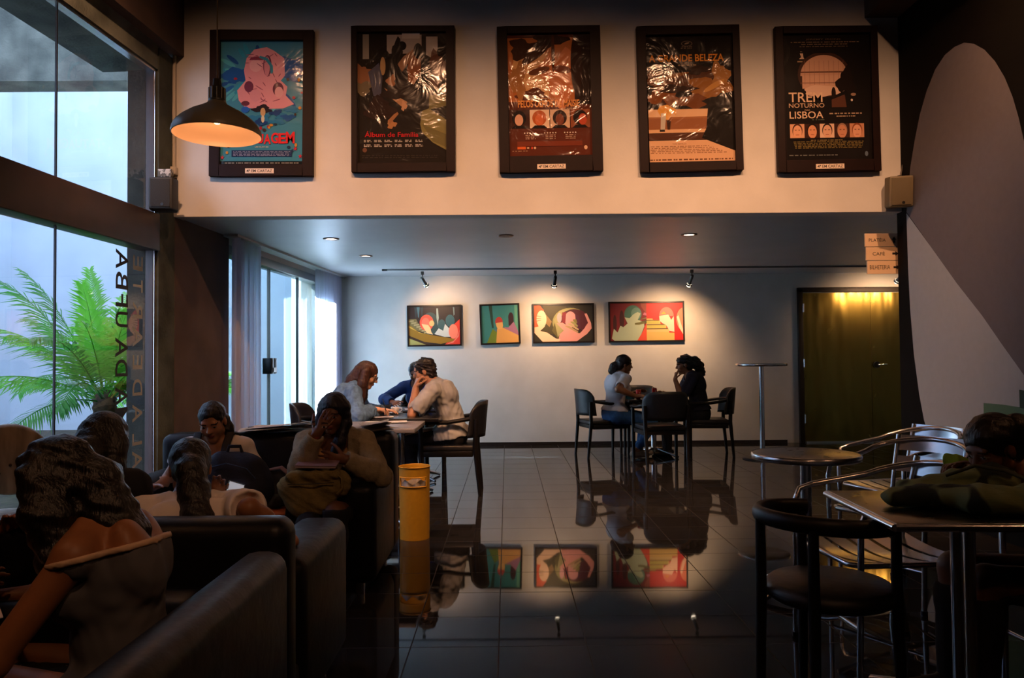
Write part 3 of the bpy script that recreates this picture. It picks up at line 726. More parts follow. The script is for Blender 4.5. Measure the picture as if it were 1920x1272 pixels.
def downlights():
    hid = [Vector((4.75, 9.55, LOW)), Vector((5.75, 9.75, LOW))]
    for i, (px, py) in enumerate(((621, 448), (686, 480), (1292, 440), (948, 442))):
        p = atz(px, py, LOW) if i < 4 else hid[i-4]
        lab = ['lit recessed downlight, left one, nearer the poster wall', 'lit recessed downlight close to the curtain, behind another', 'lit recessed downlight alone on the right side of the low ceiling', 'unlit dark recessed downlight in the middle of the low ceiling', 'recessed downlight behind the direction sign, before the double door', 'recessed downlight hidden by the mural wall, nearest the double door'][i]
        t = thing('downlight', lab, 'lamp', (p.x, p.y, LOW), 0, 'recessed downlights')
        mb = MB(); mb.lathe([(0.052, -0.006), (0.075, -0.008), (0.08, -0.001), (0.08, 0.0), (0.05, 0.0)], n=32)
        mb.build('ring', mat('downlight_ring', '#6b4a3a' if i != 3 else '#2a2a2a', 0.4, 0.5), t)
        mb = MB(); mb.lathe([(0.0, -0.003), (0.053, -0.003)], n=32)
        mb.build('lamp_disc', mat('downlight_glow', (1.0, 0.78, 0.6), 0.4, emit=3.0) if i != 3 else mat('dark_lens', '#191919', 0.3), t)
        if i < 3: lamp('downlight_lamp', 'SPOT', (p.x, p.y, LOW-0.02), (18, 18, 40)[i], (1.0, 0.62, 0.34), (p.x, p.y, 0), spot_size=math.radians(130), spot_blend=0.6, shadow_soft_size=0.04)
        if i > 3: lamp('downlight_lamp', 'POINT', (p.x, p.y, LOW-0.06), 2.6, (1.0, 0.58, 0.28), shadow_soft_size=0.05)
downlights()

# ------------------------------------------------------------ curtains
def curtain_material():
    m = bpy.data.materials.new('sheer_white_curtain'); m.use_nodes = True; nt = m.node_tree
    nt.nodes.remove(nt.nodes['Principled BSDF']); out = nt.nodes['Material Output']
    d = nt.nodes.new('ShaderNodeBsdfDiffuse'); d.inputs['Color'].default_value = (0.62, 0.58, 0.60, 1)
    tl = nt.nodes.new('ShaderNodeBsdfTranslucent'); tl.inputs['Color'].default_value = (0.74, 0.79, 0.95, 1)
    tp = nt.nodes.new('ShaderNodeBsdfTransparent')
    a = nt.nodes.new('ShaderNodeMixShader'); a.inputs['Fac'].default_value = 0.66
    b = nt.nodes.new('ShaderNodeMixShader'); b.inputs['Fac'].default_value = 0.03
    nt.links.new(d.outputs['BSDF'], a.inputs[1]); nt.links.new(tl.outputs['BSDF'], a.inputs[2])
    nt.links.new(a.outputs['Shader'], b.inputs[1]); nt.links.new(tp.outputs['BSDF'], b.inputs[2]); nt.links.new(b.outputs['Shader'], out.inputs['Surface'])
    return m
CURT = curtain_material()
def curtain(label, y0, y1, n0, folds, seed):
    mb = MB(); r = random.Random(seed); ph = r.uniform(0, 6)
    def fn(u, v):
        y = y0+(y1-y0)*u
        amp = 0.035+0.02*math.sin(3*u+ph)
        n = n0+amp*math.sin(2*math.pi*folds*u+0.6*math.sin(4*u+ph)+0.25*v)+0.012*math.sin(2*math.pi*folds*2.3*u)
        return LW(n, y+0.01*math.sin(2*math.pi*folds*2*u), 0.03+2.40*v)
    mb.grid(fn, int(folds*18), 14)
    o = mb.build('curtain', CURT); tag(o, label, 'curtain', 'sheer curtains at the sliding door')
curtain('sheer grey-white curtain gathered beside the concrete pillar', 7.30, 7.96, 0.16, 6, 1)
curtain('bright sheer curtain gathered in the rear corner by the painted wall', 9.86, 10.98, 0.15, 9, 2)
mb = MB(); mb.box((0.08, 0.22), (7.25, 11.02), (2.435, 2.458), fn=LW); o = mb.build('curtain_rail', mat('white_rail', '#b9bcbd', 0.5)); tag(o, 'white curtain rail along the ceiling above the sliding door', 'rail')

# ------------------------------------------------------------ speakers, conduits, signs
def speaker(label, loc, rotz, tilt, colr, name):
    t = thing('loudspeaker', label, 'speaker', loc, rotz, 'wall loudspeakers')
    m = mat(name, colr, 0.6, vary=0.15)
    R = Matrix.Rotation(tilt, 3, 'X')
    P = [(-0.088, -0.075), (0.088, -0.075), (0.105, 0.02), (0.075, 0.10), (-0.075, 0.10), (-0.105, 0.02)]
    mb = MB(); mb.prism(P, lambda u, v, w: R @ Vector((u, v, w)), -0.125, 0.125); mb.build('cabinet', m, t, bevel=0.012)
    mb = MB(); mb.box((-0.075, 0.075), (-0.082, -0.074), (-0.11, 0.11), fn=lambda x, y, z: R @ Vector((x, y, z))); mb.build('grille', mat(name+'_grille', tuple(c*0.8 for c in srgb(colr)), 0.85, bump=0.4, bscale=300), t, bevel=0.004)
    mb = MB(); mb.cyl(R @ Vector((0.015, -0.084, -0.09)), R @ Vector((0.015, -0.080, -0.09)), 0.012, n=14); mb.build('badge', BLACKMET, t)
    mb = MB(); mb.tube([(0.0, 0.06, 0.11), (0.02, 0.10, 0.15), (0.05, 0.14, 0.16)], 0.012, 8); mb.build('bracket', BLACKMET, t)
p = at(1687, 360, 6.2); speaker('beige loudspeaker bracketed at the corner of the mural wall', (p.x, 6.21, p.z), -0.25, 0.12, '#6f6248', 'beige_speaker')
p = at(303, 366, 6.0); speaker('dark grey loudspeaker bracketed on the concrete pillar', (p.x+0.02, 5.99, p.z), 0.1, 0.0, '#2c2c28', 'grey_speaker')
WCOND = mat('white_pvc_conduit', '#b7ae9e', 0.5)
a = at(327, 0, YF-0.02); b = at(325, 322, YF-0.02)
mb = MB(); mb.cyl((a.x, YF-0.019, CEIL_H), (a.x, YF-0.019, b.z), 0.016, n=14)
o = mb.build('conduit_pipe', WCOND); tag(o, 'white conduit pipe running down the left edge of the poster wall', 'pipe', 'conduits on the poster wall')
mb = MB(); mb.box((a.x-0.075, a.x+0.03), (YF-0.06, YF-0.001), (b.z-0.03, b.z+0.035))
o = mb.build('conduit_box', WCOND, bevel=0.008); tag(o, 'white junction box at the foot of the left conduit pipe', 'box')
l_ = at(298, 325, 6.08); r_ = at(324, 325, 6.08)
mb = MB(); mb.box((l_.x, r_.x), (6.055, 6.097), (l_.z-0.035, l_.z+0.03)); o = mb.build('conduit_box', noise_mix('flaking_white_paint', '#5a5850', '#b9b4a8', 40, 0.8, p0=0.45, p1=0.5), bevel=0.006); tag(o, 'white box with flaking paint right above the dark grey loudspeaker', 'box')
a = at(1700, 60, YF-0.02); b = at(1706, 320, YF-0.02)
mb = MB(); mb.box((a.x-0.012, a.x+0.012), (YF-0.024, YF), (b.z, 4.10))
o = mb.build('conduit_pipe', WCOND); tag(o, 'white cable duct running down beside the mural wall to the beige loudspeaker', 'pipe', 'conduits on the poster wall')
mb = MB(); mb.box((a.x-0.05, a.x+0.03), (YF-0.07, YF-0.001), (b.z-0.07, b.z+0.05)); o = mb.build('conduit_box', WCOND, bevel=0.006); tag(o, 'white corner box at the foot of the right cable duct', 'box')
pts = [at(1696, 28, YF-0.03), at(1688, 60, YF-0.03), at(1692, 100, YF-0.03), at(1694, 200, YF-0.03), at(1697, 290, YF-0.03), at(1692, 335, YF-0.06)]
pts = [(q.x, YF-0.02, q.z) for q in pts]
mb = MB(); mb.tube(pts, 0.006, 8); o = mb.build('loose_cable', mat('grey_cable', '#5e564a', 0.6)); tag(o, 'thin loose cable hanging beside the right cable duct', 'cable')

def sign():
    c = at(1656, 476, 6.50); w = 66*6.5/FPX; h = 26*6.5/FPX
    t = thing('direction_sign', 'cream three-panel direction sign projecting from the mural wall', 'sign', (c.x, 6.50, c.z), 0)
    mc = mat('cream_sign_plate', '#e6c39a', 0.5); mk = mat('sign_black', '#1a1410', 0.6)
    for i, (txt, tw, tx, up) in enumerate((('PLATÉIA', 0.145, 0.033, True), ('CAFÉ', 0.105, 0.055, False), ('BILHETERIA', 0.175, 0.02, False))):
        z0 = h*(1.5-i)-h+0.003; z1 = h*(1.5-i)-0.003; dx = 0.008*(i-1)
        mb = MB(); mb.box((-w/2+dx, w/2+dx), (-0.008, 0.008), (z0, z1), mi=0)
        vs, fs = fit_text(txt, tw, 0.036); mb.add([(-w/2+dx+tx+u, -0.0088, (z0+z1)/2-0.016+v) for u, v in vs], fs, 1)
        cx = w/2+dx-0.05; cz = (z0+z1)/2
        ar = [(-0.026, -0.009), (0.0, -0.009), (0.0, -0.02), (0.028, 0.0), (0.0, 0.02), (0.0, 0.009), (-0.026, 0.009)]
        if up: ar = [(-v, u) for u, v in ar]
        mb.add([(cx+u, -0.0088, cz+v) for u, v in ar], [(0, 1, 5, 6), (2, 3, 4), (1, 2, 4, 5)], 1)
        mb.build('panel', [mc, mk], t)
    mb = MB(); mb.box((w/2-0.03, w/2+0.04), (0.0085, 0.02), (-h*1.4, h*1.4)); mb.box((w/2+0.012, w/2+0.04), (-0.085, 0.02), (-h*1.4, h*1.4)); mb.build('bracket', BLACKMET, t)
sign()
# ------------------------------------------------------------ posters and paintings
def cover_mat(name, color, wr=0.55):
    """printed paper under wrinkled glossy film"""
    if name in _M: return _M[name]
    m = mat(name, color, 0.6, coat=0.45, spec=0.1)
    nt = m.node_tree; b = nt.nodes['Principled BSDF']; b.inputs['Coat Roughness'].default_value = 0.14
    tc = nt.nodes.new('ShaderNodeNewGeometry'); n = nt.nodes.new('ShaderNodeTexNoise'); n.inputs['Scale'].default_value = 3.6; n.inputs['Detail'].default_value = 3; n.inputs['Distortion'].default_value = 1.2
    nt.links.new(tc.outputs['Position'], n.inputs['Vector'])
    bp = nt.nodes.new('ShaderNodeBump'); bp.inputs['Strength'].default_value = wr; bp.inputs['Distance'].default_value = 0.03
    nt.links.new(n.outputs['Fac'], bp.inputs['Height']); nt.links.new(bp.outputs['Normal'], b.inputs['Coat Normal'])
    return m
class Art:
    """flat picture: coloured shapes in (u,v), u right, v up, in metres"""
    def __init__(s, w, h, pre, wr): s.w = w; s.h = h; s.mb = MB(); s.mats = []; s.idx = {}; s.layer = 0; s.pre = pre; s.wr = wr
    def mi(s, c):
        if c not in s.idx:
            s.idx[c] = len(s.mats); s.mats.append(cover_mat('%s_%s' % (s.pre, c.lstrip('#')), c, s.wr) if s.wr else mat('%s_%s' % (s.pre, c.lstrip('#')), c, 0.55))
        return s.idx[c]
    def clip(s, pts):
        return [(min(max(u, 0.0), 1.0), min(max(v, 0.0), 1.0)) for u, v in pts]
    def poly(s, pts, c):
        pts = s.clip(pts); s.layer += 1; o = -0.00005*s.layer
        bm = bmesh.new(); vs = [bm.verts.new(((u-0.5)*s.w, o, (v-0.5)*s.h)) for u, v in pts]
        try:
            f = bm.faces.new(vs); bm.normal_update(); bmesh.ops.triangulate(bm, faces=[f])
        except Exception: pass
        bm.normal_update(); bm.verts.index_update(); bm.faces.ensure_lookup_table()
        V = [v.co.copy() for v in bm.verts]; F = []
        for f in bm.faces:
            q = [v.index for v in f.verts]
            if f.normal.y > 0: q.reverse()
            F.append(q)
        s.mb.add(V, F, s.mi(c)); bm.free()
    def rect(s, u0, v0, u1, v1, c): s.poly([(u0, v0), (u1, v0), (u1, v1), (u0, v1)], c)
    def ell(s, cu, cv, ru, rv, c, rot=0, n=28, a0=0, a1=360):
        p = []; k = n if a1-a0 >= 360 else n+1
        for i in range(k):
            a = math.radians(a0+(a1-a0)*i/n); x = ru*math.cos(a)*s.w; y = rv*math.sin(a)*s.h; r = math.radians(rot)
            p.append((cu+(x*math.cos(r)-y*math.sin(r))/s.w, cv+(x*math.sin(r)+y*math.cos(r))/s.h))
        s.poly(p, c)
    def blob(s, cu, cv, ru, rv, c, seed, n=26, j=0.25):
        r = random.Random(seed); k1, k2 = r.uniform(0, 6), r.uniform(0, 6)
        s.poly([(cu+ru*math.cos(a)*(1+j*math.sin(3*a+k1)+0.5*j*math.sin(7*a+k2)), cv+rv*math.sin(a)*(1+j*math.sin(3*a+k1)+0.5*j*math.sin(7*a+k2))) for a in [2*math.pi*i/n for i in range(n)]], c)
    def text(s, t, u, v, wu, hv, c, bold=0.01):
        vs, fs = fit_text(t, wu*s.w, hv*s.h if hv else None, bold)
        s.layer += 1; o = -0.00005*s.layer
        s.mb.add([((u-0.5)*s.w+a, o, (v-0.5)*s.h+b) for a, b in vs], fs, s.mi(c))
    def lines(s, u0, u1, v, c, seed, h=0.006, gap=0.25):
        """row of tiny print too small to read"""
        r = random.Random(seed); u = u0; s.layer += 1; o = -0.00005*s.layer
        while u < u1:
            w = r.uniform(0.012, 0.05); e = min(u+w, u1)
            P = [(u, v), (e, v), (e, v+h), (u, v+h)]
            s.mb.add([((a-0.5)*s.w, o, (b-0.5)*s.h) for a, b in P], [(0, 1, 2, 3)], s.mi(c)); u = e+r.uniform(0.004, 0.02)
    def build(s, name, parent, y): return s.mb.build(name, s.mats, parent, (0, y, 0))

FRAMEW = mat('dark_mahogany_frame', '#1d0a07', 0.5, vary=0.3, scale=10, spec=0.15)
def poster_frame(px, py, label, rot=0.0, w=0.862, h=1.225, sticker=True, pad=(0.085, 0.085, 0.085, 0.10), stick=0.0):
    c = at(px, py, YF-0.03)
    t = thing('film_poster', label, 'poster', (c.x, YF-0.0005, c.z), 0, 'framed film posters')
    t.rotation_euler = (0, rot, 0)
    l, r, tp, b = pad
    mb = MB()
    for x0, x1, z0, z1 in ((-w/2, -w/2+l, -h/2, h/2), (w/2-r, w/2, -h/2, h/2), (-w/2+l, w/2-r, h/2-tp, h/2), (-w/2+l, w/2-r, -h/2, -h/2+b)):
        mb.box((x0, x1), (-0.05, 0.0), (z0, z1))
    fr_ = mb.build('frame', FRAMEW, t, bevel=0.004, seg=2)
    if sticker:
        mb = MB(); mb.box((-0.118+stick, 0.118+stick), (-0.0525, -0.05), (-h/2+0.022, -h/2+0.062), mi=0)
        vs, fs = fit_text('4ª', 0.033, 0.022, 0.02); mb.add([(-0.108+stick+u, -0.0532, -h/2+0.031+v) for u, v in vs], fs, 1)
        vs, fs = fit_text('EM CARTAZ', 0.172, 0.023, 0.012); mb.add([(-0.066+stick+u, -0.0532, -h/2+0.031+v) for u, v in vs], fs, 1)
        mb.build('sticker', [mat('white_sticker', '#e2cdb8', 0.5), mat('sticker_black', '#2a1408', 0.6)], fr_)
    iw, ih = w-l-r+0.004, h-tp-b+0.004
    return t, iw, ih, ((l-r)/2, (b-tp)/2)
def place(art, t, off, name='print'):
    o = art.build(name, t, -0.018); o.location = (off[0], -0.018, off[1]); return o

# poster 1 : blue cartoon poster
t, w, h, off = poster_frame(491, 194, 'blue film poster with a pink figure and red lettering behind the pendant lamp', 0.006, stick=-0.01)
A = Art(w, h, 'blueposter', 0.25); A.rect(0, 0, 1, 1, '#3a7f93')
R = random.Random(3)
for i in range(46):
    a = R.uniform(0, 6.28); d = R.uniform(0.12, 0.6); A.ell(0.5+d*math.cos(a)*0.9, 0.72+d*math.sin(a)*0.42, R.uniform(0.06, 0.13), 0.017, R.choice(['#1c5c93', '#17487f', '#2a89a0', '#4aa0a8']), rot=math.degrees(a)*1.0, n=12)
for i in range(9): A.blob(R.uniform(0.1, 0.9), R.uniform(0.62, 0.85), 0.11, 0.05, '#174f8c', i)
A.poly([(.22,.52),(.2,.6),(.3,.68),(.28,.76),(.31,.86),(.4,.93),(.55,.95),(.64,.92),(.76,.86),(.77,.72),(.72,.68),(.8,.63),(.78,.56),(.88,.49),(.75,.455),(.5,.45),(.3,.46)], '#d68d92')
A.ell(.42,.8,.075,.05,'#dca0a0'); A.ell(.43,.845,.085,.03,'#7d2d45',a0=0,a1=180); A.ell(.56,.80,.05,.085,'#5a2442'); A.ell(.555,.795,.035,.08,'#c98088')
A.poly([(.47,.88),(.56,.865),(.625,.80),(.63,.74),(.60,.735),(.585,.80),(.54,.84),(.46,.865)], '#2f8296')
for i in range(26):
    u, v = R.uniform(.3,.72), R.uniform(.5,.9); a = R.uniform(-70, 70); A.ell(u, v, R.uniform(.02,.06), .0035, '#8a4a5c', rot=a, n=8)
A.ell(.69,.61,.065,.055,'#5e2a3c'); A.ell(.70,.585,.05,.045,'#d99a98'); A.ell(.34,.63,.055,.045,'#6a2f48'); A.ell(.42,.56,.07,.05,'#cf8a90'); A.ell(.30,.495,.05,.02,'#5e2a3c')
for i in range(12): A.blob(R.uniform(.38,.95), R.uniform(.34,.45), .08, .024, R.choice(['#12396c', '#1a4f86', '#246f94']), 20+i)
A.blob(.5,.45,.11,.03,'#1d1420',5); A.ell(.51,.425,.03,.035,'#c09a6a'); A.ell(.51,.37,.02,.03,'#c8bd9a'); A.ell(.3,.445,.05,.025,'#1f5cae')
for i in range(26):
    u = R.choice([R.uniform(.02,.2), R.uniform(.8,.98), R.uniform(.05,.95)]); v = R.uniform(.08,.72) if u < .2 or u > .8 else R.uniform(.26,.33)
    A.ell(u, v, R.uniform(.012,.024), R.uniform(.009,.017), R.choice(['#b9812c', '#8e2030', '#20374a', '#b8c8c0', '#3a2a20']), n=10)
x = 0.17
for ch, dv, hh in zip('TATUAGEM', (.0,.01,.0,.012,.005,.012,.01,.012), (.075,.07,.075,.072,.078,.082,.08,.09)):
    A.text(ch, x, .165+dv, .085 if ch != 'M' else .105, hh, '#d3262a', 0.03); x += .088
A.text('UM FILME DE', .42, .14, .16, .008, '#dcd3b0'); A.rect(.14,.068,.86,.118,'#1c2c52')
for i in range(4): A.lines(.16,.84,.073+i*.011,'#8d93a8',40+i,.004)
A.rect(0,0,1,.03,'#0c1010'); A.lines(.06,.94,.012,'#8f8a80',50,.007)
for u,v in ((.03,.06),(.96,.07),(.9,.13)):
    A.poly([(u+(.028 if k%2==0 else .011)*math.cos(math.pi/2+k*math.pi/5), v+(.02 if k%2==0 else .008)*math.sin(math.pi/2+k*math.pi/5)) for k in range(10)], '#b3252e')
place(A, t, off)

# poster 2 : dark interior, red title
t, w, h, off = poster_frame(756, 186, 'dark film poster with a red title and an olive sofa arm', 0.0, sticker=False, pad=(0.05, 0.07, 0.05, 0.075))
A = Art(w, h, 'darkposter', 0.5); A.rect(0, 0, 1, 1, '#1a120d')
A.rect(.06,.80,.13,.99,'#8d8372'); A.rect(.33,.84,.72,.985,'#a89a8c'); A.rect(.50,.955,.70,1,'#c2b5a6'); A.poly([(.77,.97),(.90,.97),(.90,.87),(.85,.80),(.77,.83)],'#b3a596')
A.blob(.06,.66,.10,.10,'#8a5a3a',1); A.blob(.05,.58,.12,.05,'#6d5f48',2); A.blob(.64,.74,.10,.10,'#8d5230',3); A.blob(.9,.72,.10,.13,'#5a3320',4)
A.ell(.28,.77,.10,.11,'#120c0b'); A.ell(.285,.745,.03,.07,'#b08a5a'); A.poly([(.12,.7),(.24,.77),(.28,.66),(.26,.5),(.18,.52)],'#4b4a58')
A.blob(.44,.80,.09,.13,'#17100e',5); A.ell(.50,.90,.05,.035,'#0d0808'); A.poly([(.45,.76),(.52,.82),(.64,.88),(.6,.8),(.5,.7)],'#9a6d4c'); A.ell(.68,.86,.05,.06,'#120b0a')
A.blob(.38,.63,.05,.045,'#a06a44',6); A.poly([(.3,.58),(.4,.53),(.56,.47),(.52,.42),(.38,.5)],'#b08058'); A.blob(.52,.44,.03,.035,'#c08e66',7); A.blob(.38,.3,.05,.03,'#a87448',8); A.poly([(.36,.3),(.46,.38),(.44,.4),(.34,.33)],'#9b6a44')
A.rect(.71,.5,.80,.8,'#0d0908'); A.poly([(.60,.62),(.66,.68),(.68,.66),(.63,.6)],'#c79a7a'); A.blob(.25,.42,.16,.08,'#2a1710',9); A.blob(.5,.55,.2,.07,'#23140e',10)
A.poly([(.72,.40),(.80,.42),(1,.33),(1,.10),(.84,.16),(.72,.24),(.70,.30)],'#7e7444'); A.poly([(.80,.41),(.80,.52),(1,.52),(1,.44)],'#6f6538'); A.poly([(.72,.30),(1,.22),(1,.12),(.84,.17)],'#6a6138')
A.text('Álbum de Família', .08, .205, .60, .045, '#b3161f', 0.012)
for i in range(2):
    for k in range(6): A.lines(.07+.115*k,.07+.115*k+.085,.165-.035*i,'#b3a89c',60+k+9*i,.007); A.lines(.07+.115*k,.07+.115*k+.075,.176-.035*i,'#b3a89c',80+k+9*i,.006)
A.ell(.08,.105,.025,.017,'#6a4636')
for i in range(2): A.lines(.05,.9,.045+.014*i,'#3a332e',100+i,.005)
place(A, t, off)

# poster 3 : orange face film
t, w, h, off = poster_frame(1031, 186, 'orange-brown film poster with big golden folds above a strip of four portraits', -0.012, pad=(0.085, 0.085, 0.06, 0.135), stick=0.0)
A = Art(w, h, 'orangeposter', 0.6); A.rect(0, 0, 1, 1, '#57230f'); A.rect(0,.45,.86,.97,'#b5672f'); A.rect(.8,.42,1,1,'#1f0e08')
A.blob(.38,.68,.34,.2,'#dba46a',1); A.blob(.62,.66,.2,.22,'#cf7a48',2); A.blob(.2,.88,.18,.08,'#3a1c0e',3); A.blob(.5,.95,.2,.06,'#2c160d',4); A.ell(.33,.83,.2,.035,'#40200f',rot=35); A.ell(.55,.85,.02,.16,'#4a220f'); A.ell(.38,.70,.13,.03,'#6e3a1c',rot=15); A.ell(.66,.71,.11,.03,'#77391c',rot=-10)
A.blob(.3,.50,.18,.05,'#5d2a12',5); A.blob(.12,.62,.1,.14,'#a8703c',6); A.ell(.83,.75,.07,.25,'#2b120a')
A.text('PELOS OLHOS DE MAISIE', .115, .405, .74, .056, '#f0a052', 0.02); A.text('WHAT MAISIE KNEW', .62, .385, .23, .011, '#d9b08a'); A.lines(.36,.62,.47,'#c89060',7,.008)
A.rect(0,.23,.985,.385,'#3a160c'); sk = ['#d8a487', '#d06a3c', '#7a3a22', '#b84a2c']; hr = ['#150a08', '#b5571f', '#2a130c', '#1c0d09']; bgc = ['#3b1e14', '#e8c6a6', '#d9b394', '#8a4a2a']
for k in range(4):
    u0 = .01+.245*k; A.rect(u0,.232,u0+.235,.383,bgc[k]); A.ell(u0+.115,.315,.085,.062,hr[k]); A.ell(u0+.115+(.03 if k==3 else 0),.30,.05,.047,sk[k]); A.poly([(u0+.02,.232),(u0+.06,.255),(u0+.17,.255),(u0+.21,.232)],'#160b09')
for k in range(3):
    for q in range(5): 
        u = .19+.24*k+.033*q; A.poly([(u+(.012 if j%2==0 else .005)*math.cos(math.pi/2+j*math.pi/5), .193+(.008 if j%2==0 else .0035)*math.sin(math.pi/2+j*math.pi/5)) for j in range(10)], '#ecd9c6')
    for q in range(3): A.lines(.20+.24*k,.32+.24*k,.172-.014*q,'#c9a58c',30+k*3+q,.005)
A.rect(.1,.085,.88,.125,'#73301a'); A.rect(.1,.062,.2,.083,'#d8622a'); A.rect(.215,.067,.24,.078,'#d9b090'); A.ell(.275,.072,.01,.01,'#cf4a2a'); A.ell(.31,.072,.014,.01,'#d9b090'); A.ell(.92,.07,.02,.017,'#d9b090'); A.lines(.04,.22,.045,'#b98f70',55,.005)
place(A, t, off)

# poster 4 : fountain
t, w, h, off = poster_frame(1293, 185, 'film poster with yellow lettering over a stone bench and a seated man in yellow', -0.016, sticker=False, pad=(0.075, 0.06, 0.075, 0.08))
A = Art(w, h, 'stoneposter', 0.55); A.rect(0, 0, 1, 1, '#120a07')
A.ell(.48,.935,.065,.022,'#6b5a4a'); A.ell(.48,.935,.055,.017,'#120a07'); A.ell(.48,.937,.03,.006,'#8f7c68',rot=15); A.lines(.41,.55,.895,'#6b5a4a',3,.008); A.lines(.42,.54,.908,'#6b5a4a',4,.006)
A.blob(.25,.62,.25,.10,'#5e3415',1); A.blob(.5,.66,.36,.06,'#4c2a12',2); A.blob(.72,.58,.25,.08,'#8d5a24',3); A.blob(.85,.68,.10,.10,'#9c6a34',4); A.blob(.2,.52,.18,.07,'#7a4419',5); A.blob(.5,.48,.2,.05,'#6b3a14',6); A.ell(.78,.60,.14,.02,'#b98442',rot=30); A.ell(.3,.68,.2,.015,'#7d4e20',rot=12); A.blob(.35,.58,.2,.03,'#2a1508',7); A.blob(.6,.73,.12,.04,'#29150a',8)
A.rect(.0,.30,.72,.42,'#d9ad83'); A.rect(.0,.36,.72,.345,'#9a6238'); A.rect(0,.255,.72,.345,'#8d5733'); A.rect(0,.235,.72,.262,'#d3a67c'); A.rect(0,.18,.66,.235,'#4c2a18')
A.poly([(.70,.43),(.85,.46),(1,.40),(1,.05),(.66,.18),(.68,.3)],'#0d0705'); A.rect(0,0,1,.175,'#d0a37c'); A.poly([(.62,.19),(1,.085),(1,.3),(.7,.3)],'#0f0806')
A.blob(.19,.47,.03,.022,'#3a1d10',9); A.poly([(.12,.41),(.15,.45),(.24,.455),(.33,.42),(.33,.37),(.30,.40),(.26,.36),(.24,.33),(.16,.36)],'#d99a3c'); A.poly([(.16,.39),(.22,.39),(.20,.26),(.15,.26)],'#b9ad9c'); A.poly([(.22,.34),(.27,.33),(.26,.26),(.23,.26)],'#3a2216'); A.rect(.14,.245,.20,.262,'#1a0d08')
A.text('A GRANDE BELEZA', .04, .795, .86, .055, '#d78a28', 0.02); A.lines(.37,.58,.76,'#8f7458',11,.010); A.lines(.40,.54,.778,'#8f7458',12,.006)
A.text('TONI SERVILLO', .28, .142, .16, .010, '#7a5236'); 
for i in range(5): A.lines(.03+.01*(i%2),.70+.05*i,.125-.013*i,'#8a6244',20+i,.006)
A.lines(.02,.97,.018,'#6a452e',30,.011)
place(A, t, off)

# poster 5 : arch and portraits
t, w, h, off = poster_frame(1551, 186, 'black film poster with a lit arch, serif title and five portraits, beside the mural wall', -0.008, pad=(0.07, 0.06, 0.06, 0.10))
A = Art(w, h, 'archposter', 0.12); A.rect(0, 0, 1, 1, '#0f0807')
A.text('JEREMY IRONS', .27, .955, .40, .011, '#6a5546', 0.004); A.lines(.1,.88,.935,'#8a7058',1,.006); A.lines(.22,.75,.918,'#8a7058',2,.006); A.lines(.2,.75,.9,'#6a5546',3,.006)
A.poly([(.20,.85),(.21,.865),(.235,.86),(.24,.82),(.25,.805),(.19,.805),(.215,.82)],'#d9b9a0'); A.rect(.17,.78,.30,.79,'#a08468')
A.ell(.47,.68,.30,.18,'#3d241a'); A.ell(.47,.67,.27,.165,'#c89a80',a0=0,a1=180); A.rect(.22,.57,.70,.675,'#cfa288'); A.rect(.2,.695,.75,.705,'#5c3a2c'); A.rect(.2,.612,.75,.617,'#7a5040'); A.blob(.45,.55,.22,.045,'#dab49c',4,j=.1)
for k in range(9): A.rect(.25+.055*k,.6,.253+.055*k,.79,'#8a5f4c')
A.blob(.72,.62,.10,.10,'#170c09',5); A.rect(.2,.85,.7,.86,'#0f0807'); A.ell(.575,.53,.025,.05,'#1c0f0b'); A.poly([(.55,.48),(.7,.52),(.72,.42),(.55,.42)],'#5a3526'); A.ell(.8,.52,.03,.012,'#a07f6a'); A.ell(.78,.475,.012,.01,'#e8cdb8')
A.text('TREM', .06, .465, .385, .075, '#e6c3a2', 0.006); A.text('NOTURNO', .06, .42, .405, .034, '#d9b493', 0.004); A.text('PARA', .24, .395, .06, .010, '#d9b493'); A.text('LISBOA', .065, .335, .385, .055, '#e6c3a2', 0.006); A.lines(.52,.90,.365,'#b79a80',6,.010); A.lines(.60,.82,.345,'#b79a80',7,.008); A.lines(.32,.46,.32,'#5c6a5a',8,.006)
for k in range(5):
    u0 = .065+.17*k; A.rect(u0,.18,u0+.165,.29,['#d9a17c','#3a1e14','#e0b89a','#3c2016','#c78a66'][k]); A.ell(u0+.085,.238,.058,.056,['#4a2818','#1c0e0a','#241410','#a0765c','#8a4a2a'][k]); A.ell(u0+.085,.228,.05,.052,['#e0a47e','#d9966e','#dca888','#c98a68','#e0a280'][k]); A.rect(u0+.055,.24,u0+.075,.245,'#4a2416'); A.rect(u0+.095,.24,u0+.115,.245,'#4a2416'); A.rect(u0+.065,.203,u0+.105,.207,'#8a3a2a')
A.rect(.065,.165,.92,.18,'#0f0807'); A.lines(.3,.66,.158,'#8f7a4a',9,.006)
for i in range(5): A.lines(.1+.005*i,.9-.005*i,.145-.012*i,'#6f5f34',10+i,.007)
A.lines(.05,.6,.04,'#7a7a78',20,.006); A.ell(.93,.05,.018,.02,'#5c6a7a')
place(A, t, off)

